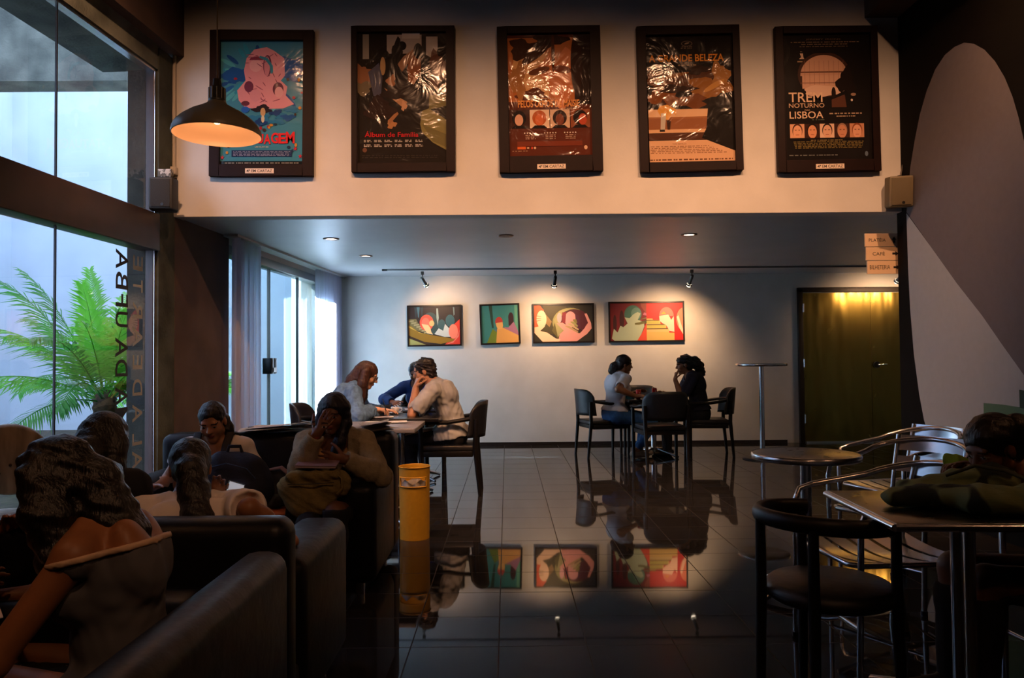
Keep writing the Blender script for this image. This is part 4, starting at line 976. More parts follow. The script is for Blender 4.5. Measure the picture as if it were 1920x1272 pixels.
# ---- paintings on the rear wall
def painting(px, py, w, h, rot, label, fw=0.022):
    c = at(px, py, YB-0.02); t = thing('painting', label, 'painting', (c.x, YB-0.0005, c.z), 0, 'framed paintings on the rear wall'); t.rotation_euler = (0, rot, 0)
    mb = MB()
    for x0, x1, z0, z1 in ((-w/2, -w/2+fw, -h/2, h/2), (w/2-fw, w/2, -h/2, h/2), (-w/2+fw, w/2-fw, h/2-fw, h/2), (-w/2+fw, w/2-fw, -h/2, -h/2+fw)): mb.box((x0, x1), (-0.045, 0), (z0, z1))
    mb.build('frame', mat('black_picture_frame', '#150c0a', 0.4), t); return t, w-2*fw+0.002, h-2*fw+0.002
def pl(A, t): o = A.build('canvas', t, -0.03)
S = FPX/YB; 
t, w, h = painting(814.5, 611, 101/S, 77/S, -0.012, 'small abstract painting with a coral head and an ochre sweep, nearest the curtain')
A = Art(w, h, 'canvas_a', 0); A.rect(0,0,1,1,'#251a1c')
for u,c in ((.14,'#24363c'),(.19,'#3f6a74'),(.26,'#24363c')): A.poly([(u-.03,1),(u+.03,1),(u+.01,.72),(u-.005,.72)],c)
A.ell(.42,.55,.165,.30,'#2c4749'); A.poly([(.52,.55),(.6,.5),(.58,.3),(.46,.27),(.42,.35)],'#2c4749'); A.poly([(0,.68),(.15,.68),(.18,.58),(.28,.46),(.34,.3),(0,.45)],'#6f6a44')
for k in range(7): A.poly([(.0+.05*k,.64-.05*k),(.1+.05*k,.65-.05*k),(.1+.05*k,.62-.05*k),(.0+.05*k,.60-.05*k)],'#a39a70')
A.ell(.35,.58,.135,.21,'#e2503c'); A.ell(.33,.56,.08,.15,'#f0705a'); A.poly([(.25,.55),(.38,.52),(.42,.45),(.44,.33),(.47,.27),(.36,.30),(.30,.42)],'#f0c48c'); A.ell(.45,.56,.05,.08,'#c9b070')
A.poly([(.545,.95),(.575,.95),(.59,.7),(.565,.5),(.545,.7)],'#8fa19a'); A.poly([(.87,.98),(.895,.97),(.9,.78),(.88,.75)],'#6f8688'); A.ell(.645,.50,.075,.16,'#31565a'); A.ell(.81,.62,.09,.16,'#2f5c62')
A.poly([(.50,.28),(.585,.43),(.67,.36),(.71,.54),(.79,.42),(.88,.4),(.9,.2),(.7,.2)],'#c3cbc6'); A.poly([(.78,.40),(1,.66),(1,0),(.7,0),(.9,.25)],'#dc3a28'); A.ell(.87,.34,.09,.19,'#f0836a')
A.poly([(0,.52),(.05,.5),(.2,.33),(.5,.24),(.9,.14),(.85,.08),(.62,.02),(.3,.08),(0,.25)],'#8f6d14'); A.poly([(0,.50),(.04,.48),(.2,.32),(.32,.28),(.16,.36),(0,.46)],'#c4a84a'); A.poly([(0,.18),(.15,.1),(.34,0),(0,0)],'#a3a058'); A.poly([(.0,.26),(.2,.1),(.5,0),(.34,0),(.15,.1),(0,.18)],'#3a2412'); A.poly([(.72,0),(.88,.1),(.96,.25),(1,.4),(.97,.2),(.86,.04)],'#e8806a')
pl(A, t)
t, w, h = painting(937.5, 608, 75/S, 76/S, -0.03, 'small square painting of a yellow path under a teal sky, hanging crooked')
A = Art(w, h, 'canvas_b', 0); A.rect(0,0,1,1,'#357c74'); A.rect(.90,0,1,1,'#5a9a7c'); A.poly([(.21,1),(.30,1),(.33,.4),(.28,.4)],'#25402e'); A.ell(.80,.66,.072,.14,'#2f0f1c'); A.rect(.73,.45,.872,.66,'#2f0f1c')
A.poly([(.13,0),(.30,.38),(.40,.30),(.45,0)],'#6a7e24'); A.poly([(.35,.32),(.42,.42),(.40,.3)],'#5c6a72'); A.poly([(.60,.42),(.72,.40),(.87,.55),(1,.25),(1,.15),(.7,.3)],'#a06a80'); A.poly([(.38,0),(.42,.38),(.58,.40),(1,.18),(1,0)],'#d89c50'); A.ell(.475,.56,.10,.13,'#b3392e'); A.poly([(.39,.53),(.57,.55),(.58,.45),(.56,.38),(.44,.36),(.40,.45)],'#dba860')
pl(A, t)
t, w, h = painting(1056.5, 606.5, 115/S, 74/S, -0.008, 'abstract painting with pink limbs and a plum arch between two others')
A = Art(w, h, 'canvas_c', 0); A.rect(0,0,1,1,'#26231a'); A.poly([(.15,1),(.55,.95),(.6,.6),(.35,.2),(.1,.25),(.2,.6)],'#3d3616'); A.poly([(.2,.75),(.3,.55),(.26,.4),(.2,.5)],'#8a6a3c')
A.ell(.62,.52,.31,.40,'#8a8450'); A.ell(.68,.55,.27,.33,'#4a1222'); A.poly([(.30,.30),(.36,.55),(.42,.15),(.40,.08)],'#5a5226'); A.poly([(.34,.6),(.44,.85),(.68,.92),(.5,.8),(.43,.55),(.5,.35),(.40,.12)],'#9a9260')
A.ell(.43,.65,.04,.14,'#d99c9c'); A.ell(.62,.60,.10,.22,'#cf8f8c'); A.poly([(.48,.8),(.55,.8),(.53,.5),(.48,.52)],'#7a1626'); A.poly([(.70,.75),(.76,.7),(.80,.30),(.72,.3)],'#4c1a34'); A.poly([(.38,.50),(.48,.52),(.6,.4),(.78,.22),(.86,.36),(.88,.42),(.92,.5),(.86,.75),(.9,.76),(.97,.5),(.98,.35),(.9,.2),(.72,0),(.4,0),(.43,.2),(.50,.30)],'#d99288')
for k in range(4): A.poly([(.54+.045*k,.46+.055*k-.02),(.60+.04*k,.42+.06*k),(.78-.015*k,.24+.09*k),(.76-.015*k,.21+.09*k),(.52+.045*k,.42+.055*k)],['#a88a60','#b09a6c','#8f8a50','#7a7038'][k])
A.poly([(.74,.24),(.78,.22),(.80,.34),(.77,.33)],'#231a14'); A.poly([(0,1),(.10,1),(.17,.86),(.12,.70),(.07,.45),(.08,.38),(0,.36)],'#d8552c'); A.ell(.125,.62,.085,.24,'#eec4a0'); A.poly([(0,.40),(.10,.44),(.15,.5),(.18,.42),(.1,.3),(.22,.25),(.36,.09),(.44,.06),(.42,0),(.14,0),(0,.25)],'#eec4a0'); A.poly([(0,.40),(.07,.42),(.06,.48),(0,.5)],'#d8552c')
for k in range(3): A.poly([(.04,.72-.07*k),(.12,.70-.05*k),(.12,.69-.05*k),(.04,.70-.07*k)],'#7a5a40')
pl(A, t)
t, w, h = painting(1212, 603.5, 142/S, 76/S, -0.006, 'wide red painting with pale steps and arches, farthest to the right')
A = Art(w, h, 'canvas_d', 0); A.rect(0,0,.5,1,'#6e0f18'); A.rect(.5,0,1,1,'#c01a18'); A.poly([(.42,1),(.5,1),(.5,.7),(.43,.9)],'#8a3a2c')
A.ell(.315,.70,.12,.24,'#3a6656'); A.ell(.36,.72,.07,.16,'#5c8274'); A.ell(.065,.45,.025,.24,'#3a0d12'); A.ell(.16,.55,.032,.26,'#3a0d12'); A.poly([(.2,.3),(.26,.6),(.22,.6)],'#5a0d14')
A.poly([(.02,.06),(.05,.32),(.10,.22),(.14,.4),(.18,.36),(.24,.46),(.20,.62),(.27,.6),(.32,.7),(.38,.76),(.42,.72),(.38,.55),(.46,.5),(.47,.38),(.42,.15),(.37,0),(.06,0)],'#a8b394'); A.poly([(.41,.5),(.5,.54),(.5,.44),(.46,.46)],'#4a4224'); A.poly([(.34,.47),(.46,.5),(.49,.46),(.40,.42),(.34,.42)],'#5c5a2a'); A.poly([(.40,.55),(.5,.62),(.5,.58)],'#6a6a40'); A.poly([(.5,.72),(.47,.75),(.45,.68),(.5,.66)],'#b3607a')
A.poly([(.37,0),(.45,.25),(.5,.47),(.5,0)],'#d2452c')
A.poly([(.5,.58),(.58,.58),(.60,.52),(.69,.52),(.69,.44),(.77,.40),(.77,.32),(.81,.28),(.81,.2),(.88,.2),(.88,0),(.5,0)],'#c9a458')
for k,(y,u) in enumerate(((.54,.67),(.42,.75),(.31,.81))): A.rect(.5,y-.015,u,y+.01,'#5c4a20'); A.rect(.5,y-.09,u,y-.02,['#a8a044','#b0a448','#c8a868'][k])
A.ell(.775,.64,.10,.24,'#d86a58',a0=0,a1=180); A.poly([(.675,.64),(.68,.52),(.72,.45),(.77,.4),(.81,.25),(.88,.22),(.875,.64),(.84,.54),(.80,.68),(.72,.66)],'#f0c0a4'); A.poly([(.70,.7),(.74,.77),(.77,.70)],'#e0902c'); A.ell(1.02,.55,.11,.32,'#e07a5c'); A.poly([(.915,.62),(.94,.66),(.97,.45),(1,.28),(1,.15),(.95,.32)],'#f0c0a4')
pl(A, t)
# ------------------------------------------------------------ plants in the courtyard
def leaf_mat(name, c):
    m = bpy.data.materials.new(name); m.use_nodes = True; nt = m.node_tree; b = nt.nodes['Principled BSDF']; out = nt.nodes['Material Output']
    b.inputs['Base Color'].default_value = (*srgb(c), 1); b.inputs['Roughness'].default_value = 0.45
    tl = nt.nodes.new('ShaderNodeBsdfTranslucent'); tl.inputs['Color'].default_value = (*[min(1, x*1.25+0.02) for x in srgb(c)], 1)
    mx = nt.nodes.new('ShaderNodeMixShader'); mx.inputs['Fac'].default_value = 0.5
    nt.links.new(b.outputs['BSDF'], mx.inputs[1]); nt.links.new(tl.outputs['BSDF'], mx.inputs[2]); nt.links.new(mx.outputs['Shader'], out.inputs['Surface'])
    return m
LEAF = leaf_mat('palm_leaf_green', '#5fae32'); LEAF2 = leaf_mat('palm_leaf_deep_green', '#3f8b34'); LEAFY = leaf_mat('palm_leaf_yellowing', '#b5a544'); LEAFP = leaf_mat('bright_leaf_green', '#7ac83c')
TRUNK = mat('palm_trunk', '#4a3a26', 0.9, vary=0.6, scale=30, bump=0.8, bscale=40)
def frond(mb, base, az, el, L, droop, rr, mi=0, nl=44, lw=0.010, ll=0.20):
    d = Vector((math.cos(az)*math.cos(el), math.sin(az)*math.cos(el), math.sin(el)))
    side = Vector((-math.sin(az), math.cos(az), 0)); pts = []; p = Vector(base); N = 22
    for i in range(N+1):
        pts.append(p.copy()); e = d-Vector((0, 0, 1))*droop*(i/N)**1.4; e.normalize(); p = p+e*(L/N)
    mb.tube(pts, [0.009*(1-0.85*i/N) for i in range(N+1)], 5, mi=mi)
    for k in range(nl):
        s = 0.16+0.84*k/(nl-1); f = s*N; i = min(int(f), N-1); q = pts[i].lerp(pts[i+1], f-i); tg = (pts[i+1]-pts[i]).normalized()
        up = side.cross(tg).normalized()
        l = ll*(0.45+1.1*math.sin(math.pi*min(1, 0.12+0.85*s)))*rr.uniform(0.85, 1.1)
        for sg in (-1, 1):
            dr = (tg*(0.55+0.5*s)+side*sg*(0.95-0.35*s)+up*rr.uniform(0.0, 0.4)).normalized()
            w = tg.cross(dr).cross(dr).normalized()*lw
            m1 = q+dr*l*0.5; e = q+dr*l+Vector((0, 0, -0.25*l*rr.uniform(0.4, 1.2)))
            mb.add([q-w*0.5, m1-w, e, m1+w, q+w*0.5], [(0, 1, 2, 3, 4)], mi)
def palm(label, loc, zc, n, L, seed, trunk_r=0.095):
    rr = random.Random(seed)
    t = thing('palm_tree', label, 'palm', loc, 0, 'palms in the courtyard')
    mb = MB()
    prof = [(trunk_r*1.15*(1 if k % 2 else 0.88), zc*k/24) for k in range(24)]+[(trunk_r*0.5, zc+0.08)]
    mb.lathe(prof, n=14); mb.build('trunk', TRUNK, t)
    for i in range(n):
        az = i*2.399+rr.uniform(-.2, .2); k = i/(n-1); el = math.radians(84-74*k+rr.uniform(-6, 6))
        mb = MB(); old = k > 0.84
        cx = math.cos(az); short = 1.0-0.42*max(0, cx)**0.7 if cx > 0 else 1.0
        if cx > 0.3: el = max(el, math.radians(38))
        frond(mb, (0.05*math.cos(az), 0.05*math.sin(az), zc-0.06*k), az, el, L*short*rr.uniform(0.85, 1.1)*(0.9+0.2*k), 0.55+0.75*k, rr)
        mb.build('frond', LEAFY if old and rr.random() < .6 else (LEAF if rr.random() < .6 else LEAF2), t)
    return t
pb = at(196, 800, 7.35)
palm('palm with feathery bright green fronds outside the big window', (pb.x, pb.y, 0), 0.93, 30, 1.45, 5)
p2 = at(372, 720, 11.4)
palm('palm seen through the sliding door, only its frond tips showing', (p2.x, 11.4, 0), 0.75, 16, 0.95, 9)

def broad_plant(label, loc, n, size, seed):
    rr = random.Random(seed); t = thing('broadleaf_plant', label, 'plant', loc, 0, 'low leafy plants in the courtyard'); mb = MB()
    for i in range(n):
        az = rr.uniform(0, 6.28); el = math.radians(rr.uniform(35, 80)); L = size*rr.uniform(0.6, 1.1); d = Vector((math.cos(az)*math.cos(el), math.sin(az)*math.cos(el), math.sin(el)))
        side = Vector((-math.sin(az), math.cos(az), 0)); w = 0.16*L
        P = []
        for k in range(7):
            u = k/6; c = d*L*u+Vector((0, 0, -0.35*L*u*u))+Vector((0.02*math.cos(az), 0.02*math.sin(az), 0.0)); ww = w*math.sin(math.pi*min(1, 0.05+0.95*u))**0.8 if u < 1 else 0
            P.append((c-side*ww, c+Vector((0, 0, -0.05*w)), c+side*ww))
        vs = [q for p in P for q in p]; fs = []
        for k in range(6):
            for j in range(2): fs.append((k*3+j, k*3+j+1, (k+1)*3+j+1, (k+1)*3+j))
        mb.add(vs, fs, 0, True)
    mb.build('foliage', LEAFP, t)
    mb = MB(); mb.cyl((0, 0, 0), (0, 0, 0.1), 0.03, 0.02, n=8); mb.build('stem', TRUNK, t)
for i, (px, py, Y, s, lab) in enumerate(((228, 860, 6.9, .5, 'low leafy plant at the foot of the pillar, under the glass lettering'), (135, 830, 7.1, .5, 'low leafy plant to the left of the palm trunk, by the window seam'), (175, 840, 7.6, .45, 'low leafy plant right behind the palm trunk'),
        (92, 835, 7.6, .42, 'low leafy plant beside the round wooden backrest'), (212, 825, 7.9, .5, 'low leafy plant to the right of the palm trunk'), (478, 800, 9.3, .42, 'bright leafy plant outside the sliding door, above the black notebook'), (566, 800, 9.6, .3, 'small leafy plant outside the sliding door near the bright curtain'))):
    q = at(px, py, Y)
    broad_plant(lab, (q.x, q.y, 0.0), 26, 1.3*max(s, q.z+0.12), i+1)
# ------------------------------------------------------------ people : one continuous surface grown from blended limbs
V3 = lambda *a: np.array(a, dtype=np.float64)
class Field:
    def __init__(s, h): s.h = h; s.ops = []
    def cone(s, a, b, ra, rb, k=0.015, flat=None, op='add'):
        """limb between two joints, tapering; flat=(axis, factor) squashes it"""
        s.ops.append(('cone', np.array(a, float), np.array(b, float), ra, rb, k, flat, op))
    def chain(s, pts, rs, k=0.015, flat=None, op='add'):
        for i in range(len(pts)-1): s.cone(pts[i], pts[i+1], rs[i], rs[i+1], k, flat, op)
    def ell(s, c, r, R=None, k=0.012, op='add'):
        s.ops.append(('ell', np.array(c, float), np.array(r, float), np.eye(3) if R is None else np.array(R, float), 0, k, None, op))
    def half(s, p, n, k=0.004):
        """cut away everything on the side n points to"""
        s.ops.append(('half', np.array(p, float), np.array(n, float)/np.linalg.norm(n), None, 0, k, None, 'sub'))
    def mesh(s, wr=None):
        h = s.h; lo = np.full(3, 1e9); hi = np.full(3, -1e9)
        for o in s.ops:
            if o[7] != 'add': continue
            if o[0] == 'cone':
                m = max(o[3], o[4])+o[5]; lo = np.minimum(lo, np.minimum(o[1], o[2])-m); hi = np.maximum(hi, np.maximum(o[1], o[2])+m)
            else:
                m = o[2].max()+o[5]; lo = np.minimum(lo, o[1]-m); hi = np.maximum(hi, o[1]+m)
        lo -= 3*h; hi += 3*h; n = np.ceil((hi-lo)/h).astype(int)+1
        F = np.full(n, 0.2, np.float32); ax = [lo[i]+h*np.arange(n[i]) for i in range(3)]
        for o in s.ops:
            kind, k, op = o[0], o[5], o[7]
            if kind == 'half':
                d = (ax[0][:, None, None]-o[1][0])*o[2][0]+(ax[1][None, :, None]-o[1][1])*o[2][1]+(ax[2][None, None, :]-o[1][2])*o[2][2]
                F = np.maximum(F, d.astype(np.float32)); continue
            if kind == 'cone': m = max(o[3], o[4])+max(k, 0.03)+2*h; b0 = np.minimum(o[1], o[2])-m; b1 = np.maximum(o[1], o[2])+m
            else: m = o[2].max()+max(k, 0.03)+2*h; b0 = o[1]-m; b1 = o[1]+m
            i0 = np.clip(np.floor((b0-lo)/h).astype(int), 0, n-1); i1 = np.clip(np.ceil((b1-lo)/h).astype(int)+1, 0, n)
            if np.any(i1 <= i0): continue
            X = ax[0][i0[0]:i1[0], None, None]; Y = ax[1][None, i0[1]:i1[1], None]; Z = ax[2][None, None, i0[2]:i1[2]]
            if kind == 'cone':
                a, b = o[1], o[2]; px, py, pz = X-a[0], Y-a[1], Z-a[2]; ba = b-a; sc = 1.0
                if o[6] is not None:
                    nn, f = o[6]; nn = np.array(nn, float); nn = nn/np.linalg.norm(nn); t = (px*nn[0]+py*nn[1]+pz*nn[2])*(1/f-1)
                    px, py, pz = px+t*nn[0], py+t*nn[1], pz+t*nn[2]; ba = ba+nn*(ba@nn)*(1/f-1); sc = (1+f)/2
                L = max(ba@ba, 1e-9); t = np.clip((px*ba[0]+py*ba[1]+pz*ba[2])/L, 0, 1)
                d = np.sqrt((px-t*ba[0])**2+(py-t*ba[1])**2+(pz-t*ba[2])**2)-(o[3]+(o[4]-o[3])*t); d = d*sc
            else:
                c, r, R = o[1], o[2], o[3]; px, py, pz = X-c[0], Y-c[1], Z-c[2]; k0 = 0; k1 = 0
                for q in range(3):
                    e = px*R[q][0]+py*R[q][1]+pz*R[q][2]; k0 = k0+(e/r[q])**2; k1 = k1+(e/r[q]**2)**2
                k0 = np.sqrt(k0); k1 = np.sqrt(k1)+1e-9; d = k0*(k0-1)/k1
            G = F[i0[0]:i1[0], i0[1]:i1[1], i0[2]:i1[2]]; d = d.astype(np.float32)
            if op == 'add':
                if k > 0:
                    hh = np.maximum(k-np.abs(G-d), 0)/k; G[...] = np.minimum(G, d)-hh*hh*k*0.25
                else: G[...] = np.minimum(G, d)
            else:
                if k > 0:
                    hh = np.maximum(k-np.abs(G+d), 0)/k; G[...] = np.maximum(G, -d)+hh*hh*k*0.25
                else: G[...] = np.maximum(G, -d)
        if wr:
            amp, fr, seed = wr; rs = np.random.RandomState(seed)
            W = np.zeros(n, np.float32)
            for q in range(5):
                w = rs.normal(size=3)*fr*(0.6+0.4*q); W += np.sin(ax[0][:, None, None]*w[0]+ax[1][None, :, None]*w[1]+ax[2][None, None, :]*w[2]+rs.uniform(0, 6)+1.5*np.sin(ax[2][None, None, :]*fr*0.7+ax[0][:, None, None]*fr*0.5)).astype(np.float32)/(1+0.4*q)
            F = F+amp*W
        return surface(F, lo, h)
def surface(F, lo, h):
    S = F < 0
    c = np.zeros(np.array(F.shape)-1, np.uint8)
    for i in (0, 1):
        for j in (0, 1):
            for k in (0, 1): c += S[i:F.shape[0]-1+i, j:F.shape[1]-1+j, k:F.shape[2]-1+k]
    act = (c > 0) & (c < 8); idx = np.argwhere(act); ID = np.full(act.shape, -1, np.int32); ID[act] = np.arange(len(idx))
    P = np.zeros((len(idx), 3)); N = np.zeros(len(idx))
    co = [(i, j, k) for i in (0, 1) for j in (0, 1) for k in (0, 1)]
    for a in co:
        for b in co:
            if sum(abs(a[q]-b[q]) for q in range(3)) != 1 or a > b: continue
            fa = F[idx[:, 0]+a[0], idx[:, 1]+a[1], idx[:, 2]+a[2]]; fb = F[idx[:, 0]+b[0], idx[:, 1]+b[1], idx[:, 2]+b[2]]
            m = (fa < 0) != (fb < 0); t = np.where(m, fa/np.where(m, fa-fb, 1), 0)
            p = np.array(a)[None, :]+t[:, None]*(np.array(b)-np.array(a))[None, :]; P[m] += p[m]; N[m] += 1
    P = lo+h*(idx+P/np.maximum(N, 1)[:, None]); Q = []
    for ax_ in range(3):
        sl = [slice(None)]*3; s2 = [slice(None)]*3; sl[ax_] = slice(0, -1); s2[ax_] = slice(1, None)
        A = S[tuple(sl)]; B = S[tuple(s2)]; e = np.argwhere(A != B); u, v = [(1, 2), (2, 0), (0, 1)][ax_]
        ok = (e[:, u] > 0) & (e[:, v] > 0) & (e[:, u] < F.shape[u]-1) & (e[:, v] < F.shape[v]-1); e = e[ok]; ins = A[e[:, 0], e[:, 1], e[:, 2]]
        def cell(du, dv):
            q = e.copy(); q[:, u] += du; q[:, v] += dv; return ID[q[:, 0], q[:, 1], q[:, 2]]
        q = np.stack([cell(-1, -1), cell(0, -1), cell(0, 0), cell(-1, 0)], 1); q[~ins] = q[~ins][:, ::-1]; Q.append(q)
    return P, np.concatenate(Q)
def field_object(name, fld, mats, parent, origin, matfn=None, wr=None, smooth=1):
    P, Q = fld.mesh(wr)
    for _ in range(smooth):      # gentle relaxation
        acc = np.zeros_like(P); cnt = np.zeros(len(P))
        for a in range(4):
            for b in ((a+1) % 4, (a-1) % 4): np.add.at(acc, Q[:, a], P[Q[:, b]]); np.add.at(cnt, Q[:, a], 1)
        P = 0.5*P+0.5*acc/np.maximum(cnt, 1)[:, None]
    me = bpy.data.meshes.new(name); P0 = P-np.array(origin)
    me.vertices.add(len(P)); me.vertices.foreach_set('co', P0.astype(np.float32).ravel())
    me.loops.add(len(Q)*4); me.loops.foreach_set('vertex_index', Q.astype(np.int32).ravel())
    me.polygons.add(len(Q)); me.polygons.foreach_set('loop_start', np.arange(0, len(Q)*4, 4, dtype=np.int32))
    try: me.polygons.foreach_set('loop_total', np.full(len(Q), 4, np.int32))
    except Exception: pass
    for m in (mats if isinstance(mats, (list, tuple)) else [mats]): me.materials.append(m)
    if matfn is not None: me.polygons.foreach_set('material_index', matfn(P[Q].mean(1)).astype(np.int32))
    me.polygons.foreach_set('use_smooth', np.ones(len(Q), bool)); me.update(calc_edges=True); me.validate()
    o = bpy.data.objects.new(name, me); COL.objects.link(o)
    if parent: o.parent = parent
    return o

def unit(v): v = np.array(v, float); return v/max(np.linalg.norm(v), 1e-9)
def rot(axis, deg):
    return np.array(Matrix.Rotation(math.radians(deg), 3, Vector(axis)))
def ik(a, t, l1, l2, pole):
    a = np.array(a, float); t = np.array(t, float); d = t-a; L = np.linalg.norm(d); dm = (l1+l2)*0.995
    if L > dm: t = a+d/L*dm; d = t-a; L = dm
    L = max(L, abs(l1-l2)+0.01); x = (l1*l1-l2*l2+L*L)/(2*L); y = math.sqrt(max(l1*l1-x*x, 0)); e = d/np.linalg.norm(d)
    p = np.array(pole, float); p = p-e*(p@e); p = unit(p); return a+e*x+p*y, t

SKIN_L = mat('light_brown_skin', '#b5805f', 0.5, vary=0.08, scale=25, subsurf=0.0)
SKIN_M = mat('brown_skin', '#94613f', 0.5, vary=0.08, scale=25)
SKIN_D = mat('dark_brown_skin', '#6f452d', 0.48, vary=0.08, scale=25)
SKIN_F = mat('fair_skin', '#cf9f83', 0.5, vary=0.06, scale=25)
LIPS = mat('lips', '#8a4038', 0.45); EYEW = mat('eye_white', '#9a928a', 0.3); EYED = mat('dark_iris', '#1c120c', 0.2); BROW = mat('eyebrow_dark', '#22150f', 0.8)
def hair_mat(name, c, rough=0.42): return mat(name, c, rough, vary=0.55, scale=26, aniso=(2.5, 2.5, 0.35), bump=0.6, bscale=45)
HBLK = hair_mat('black_hair', '#120d0c'); HBRN = hair_mat('chestnut_hair', '#4a2c1c'); HDRK = hair_mat('dark_brown_hair', '#1e130e')

def person(label, hip, face, skin, lean=10, slump=10, tilt=0, head=(0, 0, 0), wl=None, wr_=None, el=None, er=None, hl=None, hr=None, al=None, ar=None, kl=None, kr=None,
           S=1.0, top=None, bottom=None, shoes=None, hair=None, sex='f', h=0.006, nose=1.0, build=1.0, neckfwd=0.03, twist=0):
    """hip: world pelvis centre; face: heading in degrees (0 = +Y, 90 = -X). wl/wr_: wrist targets (world); hl/hr: (hand direction, palm normal, curl)"""
    hip = np.array(hip, float); a = math.radians(face); f = V3(-math.sin(a), math.cos(a), 0); r = V3(math.cos(a), math.sin(a), 0); u = V3(0, 0, 1)
    def sp(deg):
        b = math.radians(deg); c = math.radians(tilt); v = f*math.sin(b)+u*math.cos(b); return unit(v*math.cos(c)+r*math.sin(c))
    waist = hip+sp(lean*0.5)*0.17*S; chest = waist+sp(lean)*0.19*S; neck = chest+sp(lean+slump)*0.14*S
    up_ch = sp(lean+slump*0.6); ct = rot(u, twist); rs = unit(ct @ unit(r-up_ch*(r@up_ch))); fs = unit(np.cross(up_ch, rs))
    sw = (0.175 if sex == 'f' else 0.195)*S
    shL = neck-rs*sw-up_ch*0.045*S+fs*0.02; shR = neck+rs*sw-up_ch*0.045*S+fs*0.02
    hy, hp, hrl = head; Rh = rot(u, hy); hf = Rh @ f; hx = Rh @ r; Rp = rot(hx, -hp); hf = Rp @ hf; hu = Rp @ u; Rr = rot(hf, hrl); hx = Rr @ hx; hu = Rr @ hu
    hs = 0.98*S; hc = neck+unit(up_ch*0.6+hu*0.6)*0.135*S+f*neckfwd+hf*0.02
    H = lambda x, y, z: hc+(hx*x+hf*y+hu*z)*hs
    RH = np.array([hx, hf, hu])
    L1, L2 = 0.285*S, 0.245*S
    if wl is None: wl = shL+fs*0.15-up_ch*0.45
    if wr_ is None: wr_ = shR+fs*0.15-up_ch*0.45
    eL, wL = ik(shL, wl, L1, L2, el if el is not None else (-r*0.6-u*0.8-f*0.3)); eR, wR = ik(shR, wr_, L1, L2, er if er is not None else (r*0.6-u*0.8-f*0.3))
    hL, hR = hip-r*0.095*S, hip+r*0.095*S; T1_, T2_ = 0.43*S, 0.41*S
    if al is None: al = hL+f*0.42-V3(0, 0, hip[2]-0.09)
    if ar is None: ar = hR+f*0.42-V3(0, 0, hip[2]-0.09)
    kL, aL = ik(hL, al, T1_, T2_, kl if kl is not None else f*0.6+u*0.8); kR, aR = ik(hR, ar, T1_, T2_, kr if kr is not None else f*0.6+u*0.8)
    org = (hip[0], hip[1], 0.0)
    t = thing('person', label, 'person', org, 0)
    bw = build
    def torso(F, off, k=0.03, breast=True, sho=True):
        fl = (f, 0.80)
        F.cone(hL, hR, 0.112*S*bw+off*1.6, 0.112*S*bw+off*1.6, k, (f, 0.95)); F.cone(hip, waist, 0.125*S*bw+off, 0.118*S*bw+off, k, fl)
        F.cone(waist, chest, (0.118 if sex == 'f' else 0.125)*S*bw+off, 0.135*S*bw+off, k, (fs, 0.78)); F.cone(chest, chest+(neck-chest)*0.55, 0.135*S*bw+off, 0.115*S+off, k, (fs, 0.72))
        if sho: F.cone(shL+rs*0.02, shR-rs*0.02, 0.045*S+off, 0.045*S+off, k)
        F.cone(neck-up_ch*0.01, shL, 0.05*S+off*0.7, 0.045*S+off, k); F.cone(neck-up_ch*0.01, shR, 0.05*S+off*0.7, 0.045*S+off, k)
        F.ell(chest-rs*0.08*S-fs*0.07*S+up_ch*0.02, (0.07+off, 0.045+off, 0.10+off), [rs, fs, up_ch], k); F.ell(chest+rs*0.08*S-fs*0.07*S+up_ch*0.02, (0.07+off, 0.045+off, 0.10+off), [rs, fs, up_ch], k)
        if sex == 'f' and breast:
            for sg in (-1, 1): F.ell(chest+rs*sg*0.075*S+fs*0.085*S-up_ch*0.02, np.array((0.062, 0.06, 0.062))*S*bw+off, [rs, fs, up_ch], 0.03)
    def arm(F, sh, e, w, off, upto=2.0, k=0.02):
        ra, rb, rc = 0.044*S*bw**.5, 0.037*S, 0.026*S
        if upto >= 1:
            F.cone(sh, e, ra+off, rb+off, k); q = min(upto-1, 1.0)
            if q > 0: m = e+(w-e)*0.3; F.cone(e, m, rb+off, 0.041*S+off, k); F.cone(m, e+(w-e)*q, 0.041*S+off, (0.041+(rc-0.041)*max(0.0, (q-0.3)/0.7))*S+off*1.0, k)
        else: F.cone(sh, sh+(e-sh)*upto, ra+off, ra+(rb-ra)*upto+off*1.3, k)
    def leg(F, hj, kj, aj, off, upto=2.0, k=0.025):
        F.cone(hj, kj, 0.088*S*bw+off, 0.058*S+off, k); m = kj+(aj-kj)*0.3
        if upto > 1: F.cone(kj, m, 0.056*S+off, 0.055*S+off, k); F.cone(m, kj+(aj-kj)*min(upto-1, 1), 0.055*S+off, 0.040*S+off, k)
    F = Field(h)
    torso(F, 0.0); arm(F, shL, eL, wL, 0); arm(F, shR, eR, wR, 0); leg(F, hL, kL, aL, 0); leg(F, hR, kR, aR, 0)
    toes = []
    for aj, kj in ((aL, kL), (aR, kR)):
        d = unit(f*1.0+(aj-kj)*[1, 1, 0]*0.3); d = unit(d*[1, 1, 0]); toe = aj+d*0.155*S-u*0.055*S; toes.append((aj, toe, d))
        F.cone(aj-u*0.035*S-d*0.03, toe, 0.036*S, 0.026*S, 0.02); F.cone(aj, aj-u*0.03*S, 0.037*S, 0.038*S, 0.02)
    # neck and head
    F.cone(neck-up_ch*0.03, H(0, -0.02, -0.06), 0.056*S*(1.12 if sex == 'm' else 1), 0.052*S, 0.03)
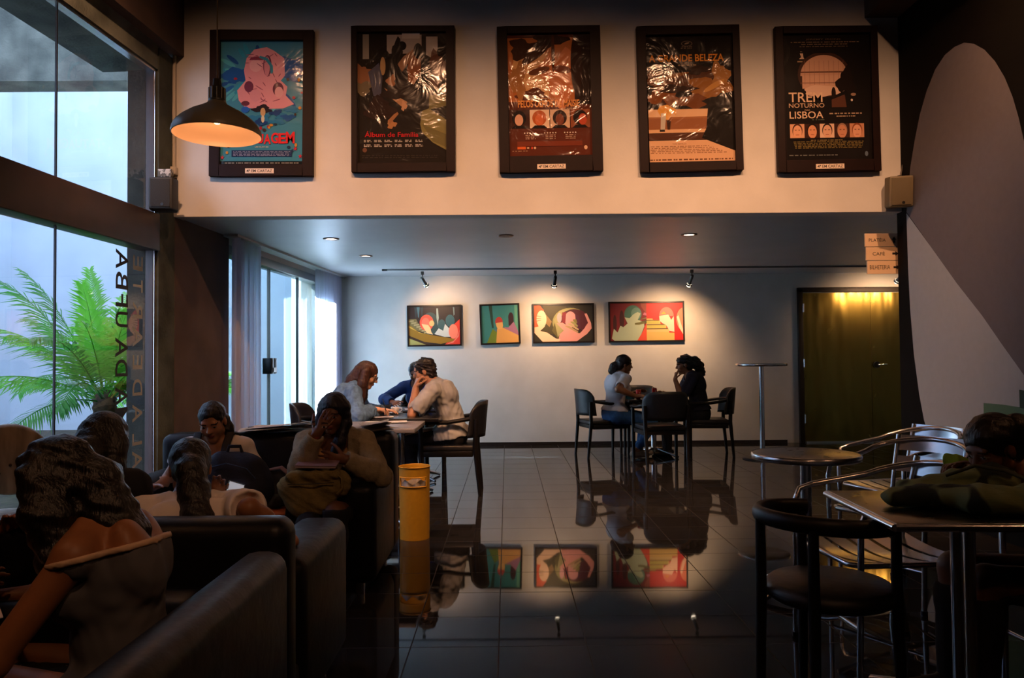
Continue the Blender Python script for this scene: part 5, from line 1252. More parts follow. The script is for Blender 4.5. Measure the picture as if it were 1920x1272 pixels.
    F.ell(H(0, -0.012, 0.032), np.array((0.074, 0.094, 0.086))*hs, RH, 0.02); F.ell(H(0, 0.026, -0.036), np.array((0.058, 0.062, 0.080))*hs, RH, 0.02)
    F.cone(H(-0.045, 0.0, -0.065), H(0.045, 0, -0.065), 0.022*hs, 0.022*hs, 0.02); F.cone(H(-0.012, 0.062, -0.098), H(0.012, 0.062, -0.098), 0.019*hs, 0.019*hs, 0.018)
    for sg in (-1, 1): F.ell(H(sg*0.040, 0.056, -0.028), np.array((0.024, 0.022, 0.024))*hs, RH, 0.02); F.ell(H(sg*0.076, -0.008, -0.008), np.array((0.010, 0.019, 0.031))*hs, RH, 0.006)
    F.cone(H(-0.036, 0.074, 0.022), H(0.036, 0.074, 0.022), 0.013*hs, 0.013*hs, 0.014)
    for sg in (-1, 1): F.ell(H(sg*0.032, 0.098, 0.002), np.array((0.018, 0.014, 0.012))*hs, RH, 0.008, 'sub'); F.ell(H(sg*0.032, 0.074, 0.002), np.array((0.0135, 0.013, 0.0125))*hs, RH, 0.0)
    F.cone(H(0, 0.084, 0.012), H(0, 0.103*nose, -0.026), 0.008*hs, 0.0125*hs, 0.008)
    for sg in (-1, 1): F.ell(H(sg*0.011, 0.092, -0.030), np.array((0.009, 0.010, 0.008))*hs, RH, 0.006)
    F.ell(H(0, 0.083, -0.057), np.array((0.024, 0.012, 0.0065))*hs, RH, 0.004); F.ell(H(0, 0.081, -0.068), np.array((0.020, 0.012, 0.0075))*hs, RH, 0.004)
    # hands
    def hand(w, e, side, spec):
        d, n, curl = spec if spec else (unit(w-e), -u*0.8+(-rs if side > 0 else rs)*0.6, 0.5)
        d = unit(d); n = np.array(n, float); n = unit(n-d*(n@d)); s_ = np.cross(n, d)*(-1 if side > 0 else 1)   # towards the thumb
        s_ = unit(s_); hs_ = S*1.0
        F.cone(w-d*0.01, w+d*0.02, 0.027*hs_, 0.028*hs_, 0.012, (n, 0.75)); 
        for q in (-0.026, 0.0, 0.024): F.cone(w+d*0.015, w+d*0.085*hs_+s_*q*hs_, 0.020*hs_, 0.0125*hs_, 0.012, (n, 0.85))
        for q, (off, ln, rad) in enumerate(((0.030, 0.068, 0.0088), (0.010, 0.076, 0.0092), (-0.010, 0.070, 0.0088), (-0.029, 0.056, 0.0078))):
            p = w+d*(0.086-0.006*abs(q-1))*hs_+s_*off*hs_; c = curl*(0.85+0.12*q); sp_ = s_*0.10*(1.2-0.9*q)*(1-min(curl, 1)*0.6); ang = [0.45*c, 1.25*c, 1.8*c]; seg = [0.44, 0.31, 0.25]
            for g in range(3):
                dd = unit(d*math.cos(ang[g])+n*math.sin(ang[g])+sp_); e2 = p+dd*ln*seg[g]*hs_; F.cone(p, e2, rad*hs_*(1-0.08*g), rad*hs_*(0.93-0.08*g), 0.004); p = e2
        p = w+d*0.022*hs_+s_*0.024*hs_
        for g, (ln, rad) in enumerate(((0.042, 0.0125), (0.032, 0.0105), (0.026, 0.0092))):
            dd = unit(d*(0.62+0.15*g)+s_*(0.75-0.30*g*curl)+n*(0.35+0.35*curl*g*0.6)); e2 = p+dd*ln*hs_; F.cone(p, e2, rad*hs_, rad*0.9*hs_, 0.005); p = e2
    hand(wL, eL, -1, hl); hand(wR, eR, 1, hr)
    def mf(C):
        q = (C-hc)/hs; x = q@hx; y = q@hf; z = q@hu; m = np.zeros(len(C), int); fr = y > 0.05
        for sg in (-1, 1):
            ex = (x-sg*0.032)/0.0155; ez = (z-0.001)/0.0062; m[fr & (ex**2+ez**2 < 1)] = 2
            m[fr & (((x-sg*0.032)/0.0065)**2+((z-0.001)/0.0065)**2 < 1)] = 3
            m[fr & (np.abs(z-(0.022-0.12*np.abs(x-sg*0.030))) < 0.0042) & (np.abs(x-sg*0.033) < 0.019)] = 4
        m[fr & (y > 0.07) & ((x/0.024)**2+((z+0.062)/0.0105)**2 < 1)] = 1
        return m
    body = field_object('body', F, [skin, LIPS, EYEW, EYED, BROW], t, org, mf)
    J = dict(hip=hip, waist=waist, chest=chest, neck=neck, shL=shL, shR=shR, eL=eL, eR=eR, wL=wL, wR=wR, kL=kL, kR=kR, aL=aL, aR=aR, hL=hL, hR=hR, f=f, r=r, u=u, fs=fs, rs=rs, uc=up_ch, H=H, hc=hc, hx=hx, hf=hf, hu=hu, RH=RH, hs=hs, t=t, org=org, S=S)
    hc_ = max(h, 0.006)
    if bottom:
        B = Field(hc_+0.001); o = 0.010; k = 0.025
        B.cone(hL, hR, 0.116*S*bw+o, 0.116*S*bw+o, k, (f, 0.97)); B.cone(hip, waist, 0.130*S*bw+o, 0.120*S*bw+o*1.3, k, (f, 0.83))
        if bottom[1] == 'skirt':
            for hj, kj in ((hL, kL), (hR, kR)): B.cone(hj, hj+(kj-hj)*bottom[2], 0.098*S*bw+o, 0.088*S+o, 0.06)
            B.cone(hip+f*0.05, hip+((kL+kR)/2-hip)*bottom[2], 0.115*S+o, 0.085*S+o, 0.06)
        else:
            leg(B, hL, kL, aL, o, bottom[2]); leg(B, hR, kR, aR, o, bottom[2])
        B.half(waist+(hip-waist)*0.5, sp(lean*0.5))
        field_object('skirt' if bottom[1] == 'skirt' else 'trousers', B, bottom[0], t, org, wr=(0.0010, 60, 3))
    if top:
        o = top.get('off', 0.013); G = Field(hc_+0.001); torso(G, o, 0.03, sho=not top.get('straps'))
        sl = top.get('sleeve', 0.5)
        for sh, e, w in ((shL, eL, wL), (shR, eR, wR)):
            if sl > 0: arm(G, sh, e, w, o+top.get('loose', 0.004), sl)
        hem = top.get('hem', 0.25)
        if hem < 0.2:
            for hj, kj in ((hL, kL), (hR, kR)): G.cone(hj, hj+(kj-hj)*0.25, 0.094*S*bw+o, 0.09*S+o, 0.03)
        else: G.cone(hL, hR, 0.118*S*bw+o, 0.118*S*bw+o, 0.03)
        G.half(hip+(waist-hip)*hem, -sp(lean*0.5))
        if sl > 0:
            for sh, e, w in ((shL, eL, wL), (shR, eR, wR)):     # clean cuffs
                if sl < 1: d_ = unit(e-sh); p_ = sh+(e-sh)*sl
                else: d_ = unit(w-e); p_ = e+(w-e)*(sl-1)
                G.ell(p_+d_*0.066, (0.064, 0.064, 0.064), None, 0.003, 'sub')
        nd = top.get('neck', 0.085); ndp = top.get('depth', 0.03)
        G.ell(neck+fs*(0.03+ndp*0.5)-up_ch*(ndp*0.45)+up_ch*0.03, (nd, nd, nd*0.8+ndp), [rs, fs, up_ch], 0.006, 'sub'); G.cone(neck, H(0, 0, 0), nd*0.8, nd, 0.006, None, 'sub')
        if top.get('straps'):      # sleeveless: armholes cut away
            G.half(chest+up_ch*0.052, up_ch-fs*0.12)
            E = Field(0.006); torso(E, o+0.006, 0.03, sho=False); E.half(chest+up_ch*0.056, up_ch-fs*0.12); E.half(chest+up_ch*0.040, -(up_ch-fs*0.12)); field_object('top_edging', E, top['straps'], t, org)
        if top.get('open'):
            G.cone(neck+fs*0.2, hip+fs*0.25+u*0.02, top['open']*0.7, top['open'], 0.004, None, 'sub')
        field_object(top.get('name', 'shirt'), G, top['mat'], t, org, wr=(top.get('wr', 0.0014), top.get('fr', 45), top.get('seed', 1)))
    if shoes:
        for aj, toe, d in toes:
            Q = Field(0.006); Q.cone(aj-u*0.038*S-d*0.035, toe, 0.043*S, 0.033*S, 0.02); Q.cone(aj-u*0.02*S, aj-u*0.045*S, 0.045*S, 0.045*S, 0.02); Q.half(aj+u*0.005, u-d*0.2); Q.half(toe-u*0.03*S, -u)
            field_object('shoe', Q, shoes, t, org)
    if hair:
        K = Field(max(h, 0.0055)); cs = hair.get('cap', 1.0)
        K.ell(H(0, -0.020, 0.038), np.array((0.086, 0.103, 0.090))*hs*cs, RH, 0.02); K.ell(H(0, -0.060, -0.025), np.array((0.074, 0.056, 0.075))*hs*cs, RH, 0.02)
        fc = hair.get('face', (0.066, 0.075, 0.090)); fy = hair.get('fringe', 0.0)
        for pts, rs_ in hair.get('chains', []):
            K.chain([H(*p) if not isinstance(p, np.ndarray) else p for p in pts], [q*hs for q in rs_], 0.02, (hair['flatax'](J), 0.7) if hair.get('flatax') else None)
        K.ell(H(0, 0.088, -0.040+fy), np.array(fc)*hs, RH, 0.012, 'sub')
        if hair.get('ears'): 
            for sg in (-1, 1): K.ell(H(sg*0.082, 0.005, -0.02), np.array((0.022, 0.03, 0.042))*hs, RH, 0.006, 'sub')
        field_object('hair', K, hair['mat'], t, org, wr=(hair.get('wr', 0.0013), hair.get('fr', 85), 5))
    return J
def wv(v): return np.array(v, float)
# ------------------------------------------------------------ the people in the room
DENIM = mat('blue_denim', '#5f83ab', 0.85, vary=0.35, scale=30, bump=0.3, bscale=200); DARKCLOTH = mat('dark_blue_black_cloth', '#15151c', 0.85); NAVY = mat('navy_cloth', '#171a2c', 0.85)
WHITECL = mat('white_cotton', '#d3cfd4', 0.85, vary=0.05); GREYSH = mat('grey_cotton_shirt', '#a9a9a8', 0.85, vary=0.15, scale=12); PINKISH = mat('pinkish_white_cotton', '#efe4e0', 0.85, vary=0.1)
BLUEHOOD = mat('royal_blue_cotton', '#1f4486', 0.85); JEANS = mat('bright_blue_jeans', '#2f5d92', 0.85, vary=0.25, scale=30); CARDI = mat('olive_grey_cardigan', '#a3957a', 0.9, vary=0.2, scale=40, bump=0.4, bscale=150)
SHOEB = mat('black_shoes', '#100e0e', 0.5); SHOEW = mat('pale_sandals', '#9a8672', 0.5)
KHAKI = mat('khaki_canvas', '#8b7a48', 0.9, vary=0.3, scale=18, bump=0.5, bscale=90)

# --- woman facing us at the left end of the rear sofa
c = at(404, 788, 4.58)
J5 = person('woman in a pale pinkish top with the navy backpack on her lap, facing the camera', (c.x+0.08, 4.32, 0.37), 180, SKIN_L, lean=-24, slump=36, head=(6, 24, 4),
    wl=wv((c.x+0.20, 4.22, 0.56)), wr_=wv((c.x-0.20, 4.20, 0.56)), top=dict(mat=PINKISH, sleeve=0.42, neck=0.085, depth=0.04), bottom=(mat('grey_jeans', '#4a4750', 0.9), 'legs', 2.0), shoes=SHOEB, S=0.90, h=0.005,
    hair=dict(mat=HBLK, cap=0.97, face=(0.068, 0.07, 0.098), chains=[([(-0.05, -0.06, -0.02), (-0.075, -0.04, -0.08), (-0.085, -0.01, -0.13), (-0.08, 0.01, -0.17)], [0.04, 0.036, 0.03, 0.018])], ears=True))
def strap_part(J, sg, m, name='bag_strap'):
    pts = []; S = J['S']
    base = J['neck']+J['rs']*sg*0.105*S
    for k in range(9):
        a = k/8
        p = base+J['uc']*(0.012-0.33*max(0, a-0.25))+J['fs']*(0.0+0.135*math.sin(min(1.0, a*1.3)*math.pi/2)-0.09*(1-min(1, a*3)))+J['uc']*0.05*math.sin(min(1, a*2.4)*math.pi)*0.6-J['rs']*sg*0.02*a
        pts.append(Vector(p-np.array(J['org'])))
    mb = MB(); mb.tube(pts, 0.024, 8, flat=(0.3, 1.0)); return mb.build(name, m, J['t'])
for sg in (-1, 1): strap_part(J5, sg, mat('dark_grey_strap', '#2a2a30', 0.8))

# --- woman with a hand over her face at the right end of the rear sofa
c = at(618, 775, 4.28)
hd = at(606, 800, 4.12)
J6 = person('woman in an olive-grey cardigan covering her face with one hand on the sofa', (c.x+0.02, 4.34, 0.38), 180, SKIN_D, lean=-8, slump=22, head=(-4, 12, -3),
    wr_=wv(at(592, 817, 4.03)), er=V3(-0.45, 0.1, -0.9), hr=(V3(0.52, 0.08, 0.82), V3(0.15, 1.0, 0.0), 0.22),
    wl=wv(at(648, 862, 4.08)), el=V3(0.8, 0.2, -0.6), hl=(V3(-1.0, -0.1, 0.08), V3(0.05, 1.0, -0.1), 0.35), top=dict(mat=CARDI, name='cardigan', sleeve=1.93, neck=0.085, depth=0.10, open=0.055, off=0.02, wr=0.002), bottom=(DARKCLOTH, 'legs', 2.0), shoes=mat('orange_leather_sandals', '#b0562c', 0.6), ar=wv((-0.93, 3.62, 0.24)), kr=V3(-0.3, -0.5, 1.0), h=0.005, S=0.92,
    hair=dict(mat=hair_mat('blue_black_hair', '#14142a'), cap=1.02, face=(0.066, 0.078, 0.092), chains=[([(0.06, -0.02, 0.03), (0.078, -0.01, -0.06), (0.07, 0.0, -0.12)], [0.045, 0.036, 0.03]), ([(-0.06, -0.02, 0.03), (-0.076, 0.0, -0.06), (-0.055, 0.06, -0.16), (-0.02, 0.10, -0.26)], [0.045, 0.036, 0.035, 0.025])]))
# blouse under the open cardigan
Fb = Field(0.006); S_ = 0.93
Fb.cone(J6['waist'], J6['chest'], 0.113, 0.129, 0.03, (J6['fs'], 0.80)); Fb.cone(J6['chest'], J6['chest']+(J6['neck']-J6['chest'])*0.5, 0.129, 0.111, 0.03, (J6['fs'], 0.74))
for sg in (-1, 1): Fb.ell(J6['chest']+J6['rs']*sg*0.075+J6['fs']*0.085-J6['uc']*0.02, (0.063, 0.061, 0.063), [J6['rs'], J6['fs'], J6['uc']], 0.03)
Fb.ell(J6['neck']+J6['fs']*0.08, (0.08, 0.09, 0.13), [J6['rs'], J6['fs'], J6['uc']], 0.004, 'sub')
field_object('blouse', Fb, mat('cream_blouse', '#c99a66', 0.8), J6['t'], J6['org'])
mb = MB(); w = J6['wL']+(J6['eL']-J6['wL'])*0.06-np.array(J6['org']); ax = unit(J6['wL']-J6['eL'])
mb.tube([Vector(w-ax*0.009), Vector(w+ax*0.009)], 0.032, 20); mb.build('wrist_watch', mat('gold_watch', '#b08a50', 0.3, 0.8), J6['t'])

# --- girl with a ponytail seen from behind
c = at(362, 868, 3.12)
J4 = person('girl with a long dark ponytail and pale pink sleeves, seen from behind', (-1.14, 2.76, 0.34), 20, SKIN_M, lean=-20, slump=40, head=(4, 26, 0),
    wr_=wv((-0.76, 2.70, 0.62)), er=V3(0.7, -1.0, 0.1), wl=wv(at(404, 950, 2.98)), el=V3(-1, 0.0, -0.5), hl=(V3(0.1, 0.3, 0.9), V3(0.3, -0.9, 0.1), 0.9), hr=(V3(-0.5, 0.7, 0.2), V3(-0.5, -0.3, -0.8), 0.7),
    top=dict(mat=PINKISH, sleeve=0.80, neck=0.08, depth=0.02, loose=0.014), bottom=(DARKCLOTH, 'legs', 2.0), shoes=SHOEB, h=0.006, S=0.87,
    hair=dict(mat=HBLK, cap=1.0, chains=[([(0, -0.07, 0.02), (0.0, -0.115, -0.05), (0.01, -0.125, -0.14), (0.02, -0.135, -0.26), (0.03, -0.14, -0.36), (0.03, -0.14, -0.46)], [0.06, 0.056, 0.06, 0.066, 0.062, 0.03])]))
# --- woman whose dark hair shows in front of the palm
c = at(192, 866, 3.15)
J3 = person('woman with thick dark hair seen from behind in front of the palm', (-1.50, 2.86, 0.42), -8, SKIN_M, lean=-26, slump=42, head=(-6, 22, 0), top=dict(mat=DARKCLOTH, sleeve=0.5, neck=0.08, depth=0.02), bottom=(DARKCLOTH, 'legs', 2.0), shoes=SHOEB, h=0.007, S=0.89,
    hair=dict(mat=HBLK, cap=1.02, chains=[([(0, -0.06, 0.0), (0.02, -0.10, -0.08), (0.03, -0.10, -0.2), (0.03, -0.09, -0.3)], [0.075, 0.075, 0.07, 0.05]), ([(0.07, -0.02, 0.0), (0.09, -0.02, -0.12), (0.10, -0.03, -0.24)], [0.05, 0.05, 0.04]), ([(-0.07, -0.02, 0.0), (-0.09, -0.02, -0.12), (-0.10, -0.03, -0.24)], [0.05, 0.05, 0.04])]))
# --- woman nearest the camera, writing, flowered skirt
def flower_material():
    m = bpy.data.materials.new('black_flowered_cotton'); m.use_nodes = True; nt = m.node_tree; b = nt.nodes['Principled BSDF']; b.inputs['Roughness'].default_value = 0.9
    tc = nt.nodes.new('ShaderNodeTexCoord'); vo = nt.nodes.new('ShaderNodeTexVoronoi'); vo.inputs['Scale'].default_value = 30; vo.inputs['Randomness'].default_value = 0.9
    no = nt.nodes.new('ShaderNodeTexNoise'); no.inputs['Scale'].default_value = 90
    nt.links.new(tc.outputs['Object'], vo.inputs['Vector']); nt.links.new(tc.outputs['Object'], no.inputs['Vector'])
    ad = nt.nodes.new('ShaderNodeMath'); ad.operation = 'MULTIPLY_ADD'; ad.inputs[1].default_value = 0.5; nt.links.new(no.outputs['Fac'], ad.inputs[0]); nt.links.new(vo.outputs['Distance'], ad.inputs[2])
    rp = nt.nodes.new('ShaderNodeValToRGB'); rp.color_ramp.elements[0].position = 0.40; rp.color_ramp.elements[1].position = 0.46; rp.color_ramp.elements[0].color = (*srgb('#c7a68a'), 1); rp.color_ramp.elements[1].color = (*srgb('#0d0b0d'), 1)
    nt.links.new(ad.outputs['Value'], rp.inputs['Fac']); nt.links.new(rp.outputs['Color'], b.inputs['Base Color']); return m
J1 = person('girl with thick long dark hair, tank top and flowered skirt, nearest the camera', (-0.97, 1.94, 0.40), 80, SKIN_M, twist=26, lean=4, slump=26, head=(6, 36, 0),
    wl=wv((-1.36, 1.76, 0.61)), el=V3(0.3, -0.5, -0.9), hl=(V3(-0.9, 0.3, -0.1), V3(0.1, 0.1, -1), 0.4), wr_=wv((-1.46, 2.12, 0.60)), hr=(V3(-0.7, -0.5, -0.3), V3(0, 0.2, -1), 0.6),
    top=dict(mat=mat('dark_grey_white_tank', '#5e5d62', 0.85), name='tank_top', sleeve=0, straps=mat('cream_edging', '#c9a88c', 0.8), neck=0.10, depth=0.05), bottom=(flower_material(), 'skirt', 0.62), shoes=SHOEB, h=0.006, S=0.92,
    hair=dict(mat=HBLK, cap=1.0, wr=0.003, fr=60, chains=[([(0, -0.06, 0.02), (0.0, -0.09, -0.06), (-0.02, -0.09, -0.16), (-0.03, -0.085, -0.25), (-0.03, -0.075, -0.33), (-0.03, -0.06, -0.40)], [0.07, 0.072, 0.072, 0.068, 0.055, 0.025]),
        ([(0.07, -0.01, 0.02), (0.095, 0.0, -0.08), (0.10, 0.03, -0.2), (0.08, 0.05, -0.27)], [0.05, 0.055, 0.05, 0.03]), ([(-0.07, -0.01, 0.02), (-0.10, 0.0, -0.08), (-0.105, 0.03, -0.20), (-0.09, 0.06, -0.30)], [0.055, 0.065, 0.06, 0.03])]))
# --- person cut by the left edge of the frame
J2 = person('person in a grey-beige short sleeve, cut off by the left edge of the picture', (-1.92, 2.30, 0.36), -65, SKIN_M, lean=10, slump=34, head=(0, 28, 0),
    wl=wv((-1.54, 2.36, 0.72)), wr_=wv((-1.50, 2.06, 0.64)), er=V3(0, -0.7, -0.6), top=dict(mat=mat('grey_beige_cotton', '#7a7264', 0.9), sleeve=0.62, neck=0.08, depth=0.03, loose=0.014), bottom=(DARKCLOTH, 'legs', 2.0), shoes=SHOEB, h=0.006, S=0.92,
    hair=dict(mat=HDRK, cap=1.0, chains=[([(0, -0.06, 0.0), (0.0, -0.11, -0.08), (0.0, -0.10, -0.2)], [0.07, 0.06, 0.04])]))

# --- table group by the window
J7 = person('woman in a blue denim jacket with long chestnut hair and glasses, writing', (-1.56, 6.92, 0.54), -82, SKIN_F, lean=22, slump=12, head=(-4, 24, 0),
    wr_=wv(at(700, 772, 6.80))+V3(0, 0, 0.02), er=V3(-0.1, -1, -0.6), hr=(V3(1, 0.15, -0.05), V3(0, 0.2, -1), 0.75), wl=wv((-1.16, 7.16, 0.775)), hl=(V3(1, -0.3, 0), V3(0, 0, -1), 0.4), el=V3(-0.2, 0.8, -0.6),
    top=dict(mat=DENIM, name='denim_jacket', sleeve=1.80, neck=0.075, depth=0.08, open=0.05, off=0.022, loose=0.008, wr=0.003, fr=55), bottom=(DARKCLOTH, 'legs', 2.0), shoes=SHOEB, h=0.006,
    hair=dict(mat=HBRN, cap=1.02, chains=[([(0.07, -0.02, 0.03), (0.088, 0.0, -0.08), (0.085, 0.03, -0.2), (0.07, 0.06, -0.30)], [0.05, 0.045, 0.045, 0.02]), ([(-0.07, -0.02, 0.03), (-0.088, 0.0, -0.08), (-0.085, 0.03, -0.2), (-0.07, 0.06, -0.30)], [0.05, 0.045, 0.045, 0.02]), ([(0, -0.07, 0.0), (0, -0.10, -0.1), (0, -0.13, -0.22)], [0.07, 0.065, 0.04])]))
def glasses(J, m):
    mb = MB(); o = np.array(J['org'])
    for sg in (-1, 1):
        mb.tube([Vector(J['H'](sg*0.033+0.022*math.cos(a), 0.097, 0.002+0.017*math.sin(a))-o) for a in [2*math.pi*k/16 for k in range(16)]], 0.0028, 6, closed=True)
        mb.tube([Vector(J['H'](sg*0.056, 0.095, 0.006)-o), Vector(J['H'](sg*0.080, 0.0, 0.008)-o)], 0.0025, 6)
    mb.tube([Vector(J['H'](-0.011, 0.098, 0.006)-o), Vector(J['H'](0.011, 0.098, 0.006)-o)], 0.0028, 6); mb.build('glasses', m, J['t'])
glasses(J7, mat('black_glasses_frame', '#0d0c0c', 0.3))
mb = MB(); w = J7['wR']+(J7['eR']-J7['wR'])*0.10-np.array(J7['org']); ax = unit(J7['wR']-J7['eR']); mb.tube([Vector(w-ax*0.006), Vector(w+ax*0.006)], 0.031, 18); mb.build('red_bracelet', mat('red_band', '#a31f24', 0.5), J7['t'])
Fs = Field(0.008); Fs.cone(J7['waist'], J7['chest'], 0.122, 0.137, 0.03, (J7['fs'], 0.80)); Fs.cone(J7['chest'], J7['chest']+(J7['neck']-J7['chest'])*0.6, 0.137, 0.115, 0.03, (J7['fs'], 0.74)); field_object('blouse', Fs, mat('dark_patterned_blouse', '#241a20', 0.9), J7['t'], J7['org'])

hw = at(777, 728, 7.1)
J9 = person('man with short dark hair and beard in a grey T-shirt, hands at his mouth', (-0.50, 7.20, 0.54), 88, SKIN_L, lean=20, slump=16, head=(4, 14, 0), sex='m',
    wl=wv((-0.84, 7.00, 0.985)), el=V3(-0.1, -0.4, -1), hl=(V3(0.25, 0.25, 0.9), V3(0.9, 0.5, 0), 1.2), wr_=wv((-0.86, 7.20, 0.985)), er=V3(0, 0.4, -1), hr=(V3(0.25, -0.25, 0.9), V3(0.9, -0.5, 0), 1.2),
    al=wv((-0.84, 7.05, 0.12)), ar=wv((-0.90, 7.32, 0.10)), top=dict(mat=GREYSH, sleeve=0.72, neck=0.075, depth=0.015, loose=0.014, off=0.018, wr=0.003, fr=40, hem=-0.1), bottom=(DARKCLOTH, 'legs', 2.0), shoes=SHOEB, h=0.006, S=1.03,
    hair=dict(mat=HDRK, cap=1.0, face=(0.068, 0.078, 0.095), ears=True, wr=0.005, fr=90))
Fbd = Field(0.005); Hh = J9['H']; Fbd.ell(Hh(0, 0.028, -0.052), np.array((0.061, 0.063, 0.068)), J9['RH'], 0.01); Fbd.half(Hh(0, 0, -0.047), J9['hu']); Fbd.ell(Hh(0, 0.10, -0.055), (0.03, 0.03, 0.028), J9['RH'], 0.004, 'sub'); field_object('beard', Fbd, HDRK, J9['t'], J9['org'])
J8 = person('person in a royal blue long-sleeved top leaning on the farthest cafe table', (-0.98, 8.74, 0.54), 176, SKIN_D, lean=20, slump=14, head=(0, 20, 8), wr_=wv((-1.24, 8.25, 0.79)), er=V3(-1, 0.0, -0.4), wl=wv((-0.80, 8.22, 0.95)), el=V3(0.6, 0, -0.8), hl=(V3(-0.2, 0.3, 1), V3(-0.3, 1, 0), 1.0),
    top=dict(mat=BLUEHOOD, sleeve=1.9, neck=0.08, depth=0.02, off=0.018), bottom=(DARKCLOTH, 'legs', 2.0), shoes=SHOEB, h=0.008, S=0.97, hair=dict(mat=HBLK, cap=1.0, face=(0.066, 0.072, 0.095), ears=True))

# --- table group by the painted wall
J10 = person('woman in a white T-shirt and bright blue jeans beside the soda cans', (1.36, 9.66, 0.54), -72, SKIN_M, lean=6, slump=10, head=(-14, 8, 0),
    wr_=wv(at(1192, 743, 9.35)), er=V3(0.1, -0.7, -0.7), hr=(V3(1, -0.1, 0), V3(0, 0.3, -1), 0.6), wl=wv((1.66, 9.85, 0.80)), al=wv((1.66, 9.62, 0.10)), ar=wv((1.58, 9.42, 0.10)),
    top=dict(mat=WHITECL, sleeve=0.62, neck=0.09, depth=0.07, loose=0.008), bottom=(JEANS, 'legs', 1.85), shoes=SHOEW, h=0.007, S=1.0, build=1.08,
    hair=dict(mat=HDRK, cap=1.03, face=(0.066, 0.074, 0.095), chains=[([(0, -0.09, -0.01), (0, -0.135, -0.04), (0, -0.15, -0.10), (0, -0.13, -0.14)], [0.05, 0.052, 0.05, 0.025])]))
J11 = person('woman in navy with a bushy ponytail resting her face on her hand', (2.46, 9.74, 0.54), 84, SKIN_M, lean=12, slump=12, head=(6, 8, 0), wl=wv(at(1266, 712, 9.56)), el=V3(-0.3, -0.3, -1), hl=(V3(0.2, 0.1, 1), V3(0.95, 0.2, 0), 1.1), wr_=wv((2.05, 9.95, 0.78)),
    top=dict(mat=NAVY, sleeve=0.7, neck=0.08, depth=0.02, loose=0.008, off=0.018), bottom=(DARKCLOTH, 'legs', 2.0), shoes=SHOEB, h=0.007, S=1.0,
    hair=dict(mat=HBLK, cap=1.04, wr=0.006, fr=60, chains=[([(0, -0.09, 0.02), (0, -0.15, 0.02), (0, -0.19, -0.05), (0, -0.20, -0.14), (0, -0.20, -0.2)], [0.05, 0.062, 0.068, 0.055, 0.02])]))
# --- woman at the square table on the right
J12 = person('woman with a dark bun and a patterned scarf, leaning over the square steel table', (2.04, 2.74, 0.42), 92, SKIN_D, lean=22, slump=30, head=(14, 24, 0), wl=wv((1.78, 2.46, 0.80)), el=V3(0.3, -0.8, -0.6), hl=(V3(-0.8, 0.5, -0.1), V3(0.1, 0.2, -0.9), 0.7), wr_=wv((1.72, 2.86, 0.83)), er=V3(0.3, 0.6, -0.7), hr=(V3(-0.8, -0.3, 0.1), V3(0.1, -0.2, -0.9), 0.8),
    top=dict(mat=mat('dark_maroon_cotton', '#2e1214', 0.85), sleeve=0.62, neck=0.085, depth=0.03, loose=0.01), bottom=(DARKCLOTH, 'legs', 2.0), shoes=SHOEB, h=0.006, S=0.93,
    hair=dict(mat=HBLK, cap=1.05, chains=[([(0, -0.10, 0.0), (0, -0.145, 0.02)], [0.05, 0.055])], ears=True))
Fsc = Field(0.006); J = J12
for k in range(14):
    a0 = 2*math.pi*k/14; a1 = 2*math.pi*(k+1)/14
    q = lambda a: J['neck']+J['rs']*0.115*math.cos(a)+J['fs']*(0.10*math.sin(a)+0.03)-J['uc']*(0.02+0.05*max(0, math.sin(a)))
    Fsc.cone(q(a0), q(a1), 0.028, 0.028, 0.01)
field_object('scarf', Fsc, noise_mix('patterned_scarf', '#4a4a55', '#b3aebc', 45, 0.9, p0=0.48, p1=0.52), J['t'], J['org'], wr=(0.003, 110, 2))
mb = MB(); mb.ell(Vector(J['H'](-0.080, -0.004, -0.045)-np.array(J['org'])), (0.005, 0.005, 0.005), nu=10, nv=8); mb.build('earring', CHROME, J['t'])
# ------------------------------------------------------------ small things lying about
def soft(name, label, cat, F, m, org, wr=None, group=None, parts=()):
    t = thing(name, label, cat, org, 0, group)
    field_object(parts[0] if parts else 'body', F, m, t, org, wr=wr); return t
PAPERM = mat('newsprint', '#a9a59f', 0.8, vary=0.35, scale=35); PRINTM = mat('newsprint_ink', '#3d3b3a', 0.8)
def paper_sheet(mb, c, w, d, rz, curl, lift, mi=0, n=10):
    R = Matrix.Rotation(rz, 3, 'Z')
    for th in (0.0, -0.0015):
        def fn(u, v):
            p = R @ Vector(((u-0.5)*w, (v-0.5)*d, 0)); return Vector(c)+p+Vector((0, 0, lift*u*u+curl*math.sin(3*u+2*v)+th))
        if th == 0: mb.grid(fn, n, n, mi)
        else: mb.grid(lambda u, v: fn(1-u, v), n, n, mi)
def newspaper_pile(label, c, n, w, d, rz, spread, lift, seed):
    r = random.Random(seed); t = thing('newspaper_pile', label, 'newspaper', c, 0, 'newspapers on the sofa back')
    for i in range(n):
        mb = MB(); paper_sheet(mb, (r.uniform(-spread, spread), r.uniform(-.02, .02), 0.006+0.008*i), w, d, rz+r.uniform(-.25, .25), 0.004, lift*(0.4+i/n), 0)
        mb.build('sheet', PAPERM, t)
q = at(520, 798, 4.82); newspaper_pile('spread of newspapers on the sofa back between the black box and the covered face', (q.x, 4.84, 0.80), 4, 0.40, 0.26, 0.10, 0.05, 0.035, 2)
q = at(702, 802, 4.82); newspaper_pile('fanned newspapers on the right end of the sofa back', (q.x, 4.84, 0.80), 6, 0.17, 0.24, 0.3, 0.03, 0.02, 5)
q = at(483, 800, 4.84)
t = thing('notebook', 'thick black notebook on the sofa back below the sliding door', 'notebook', (q.x, 4.84, 0.80), 0.3)
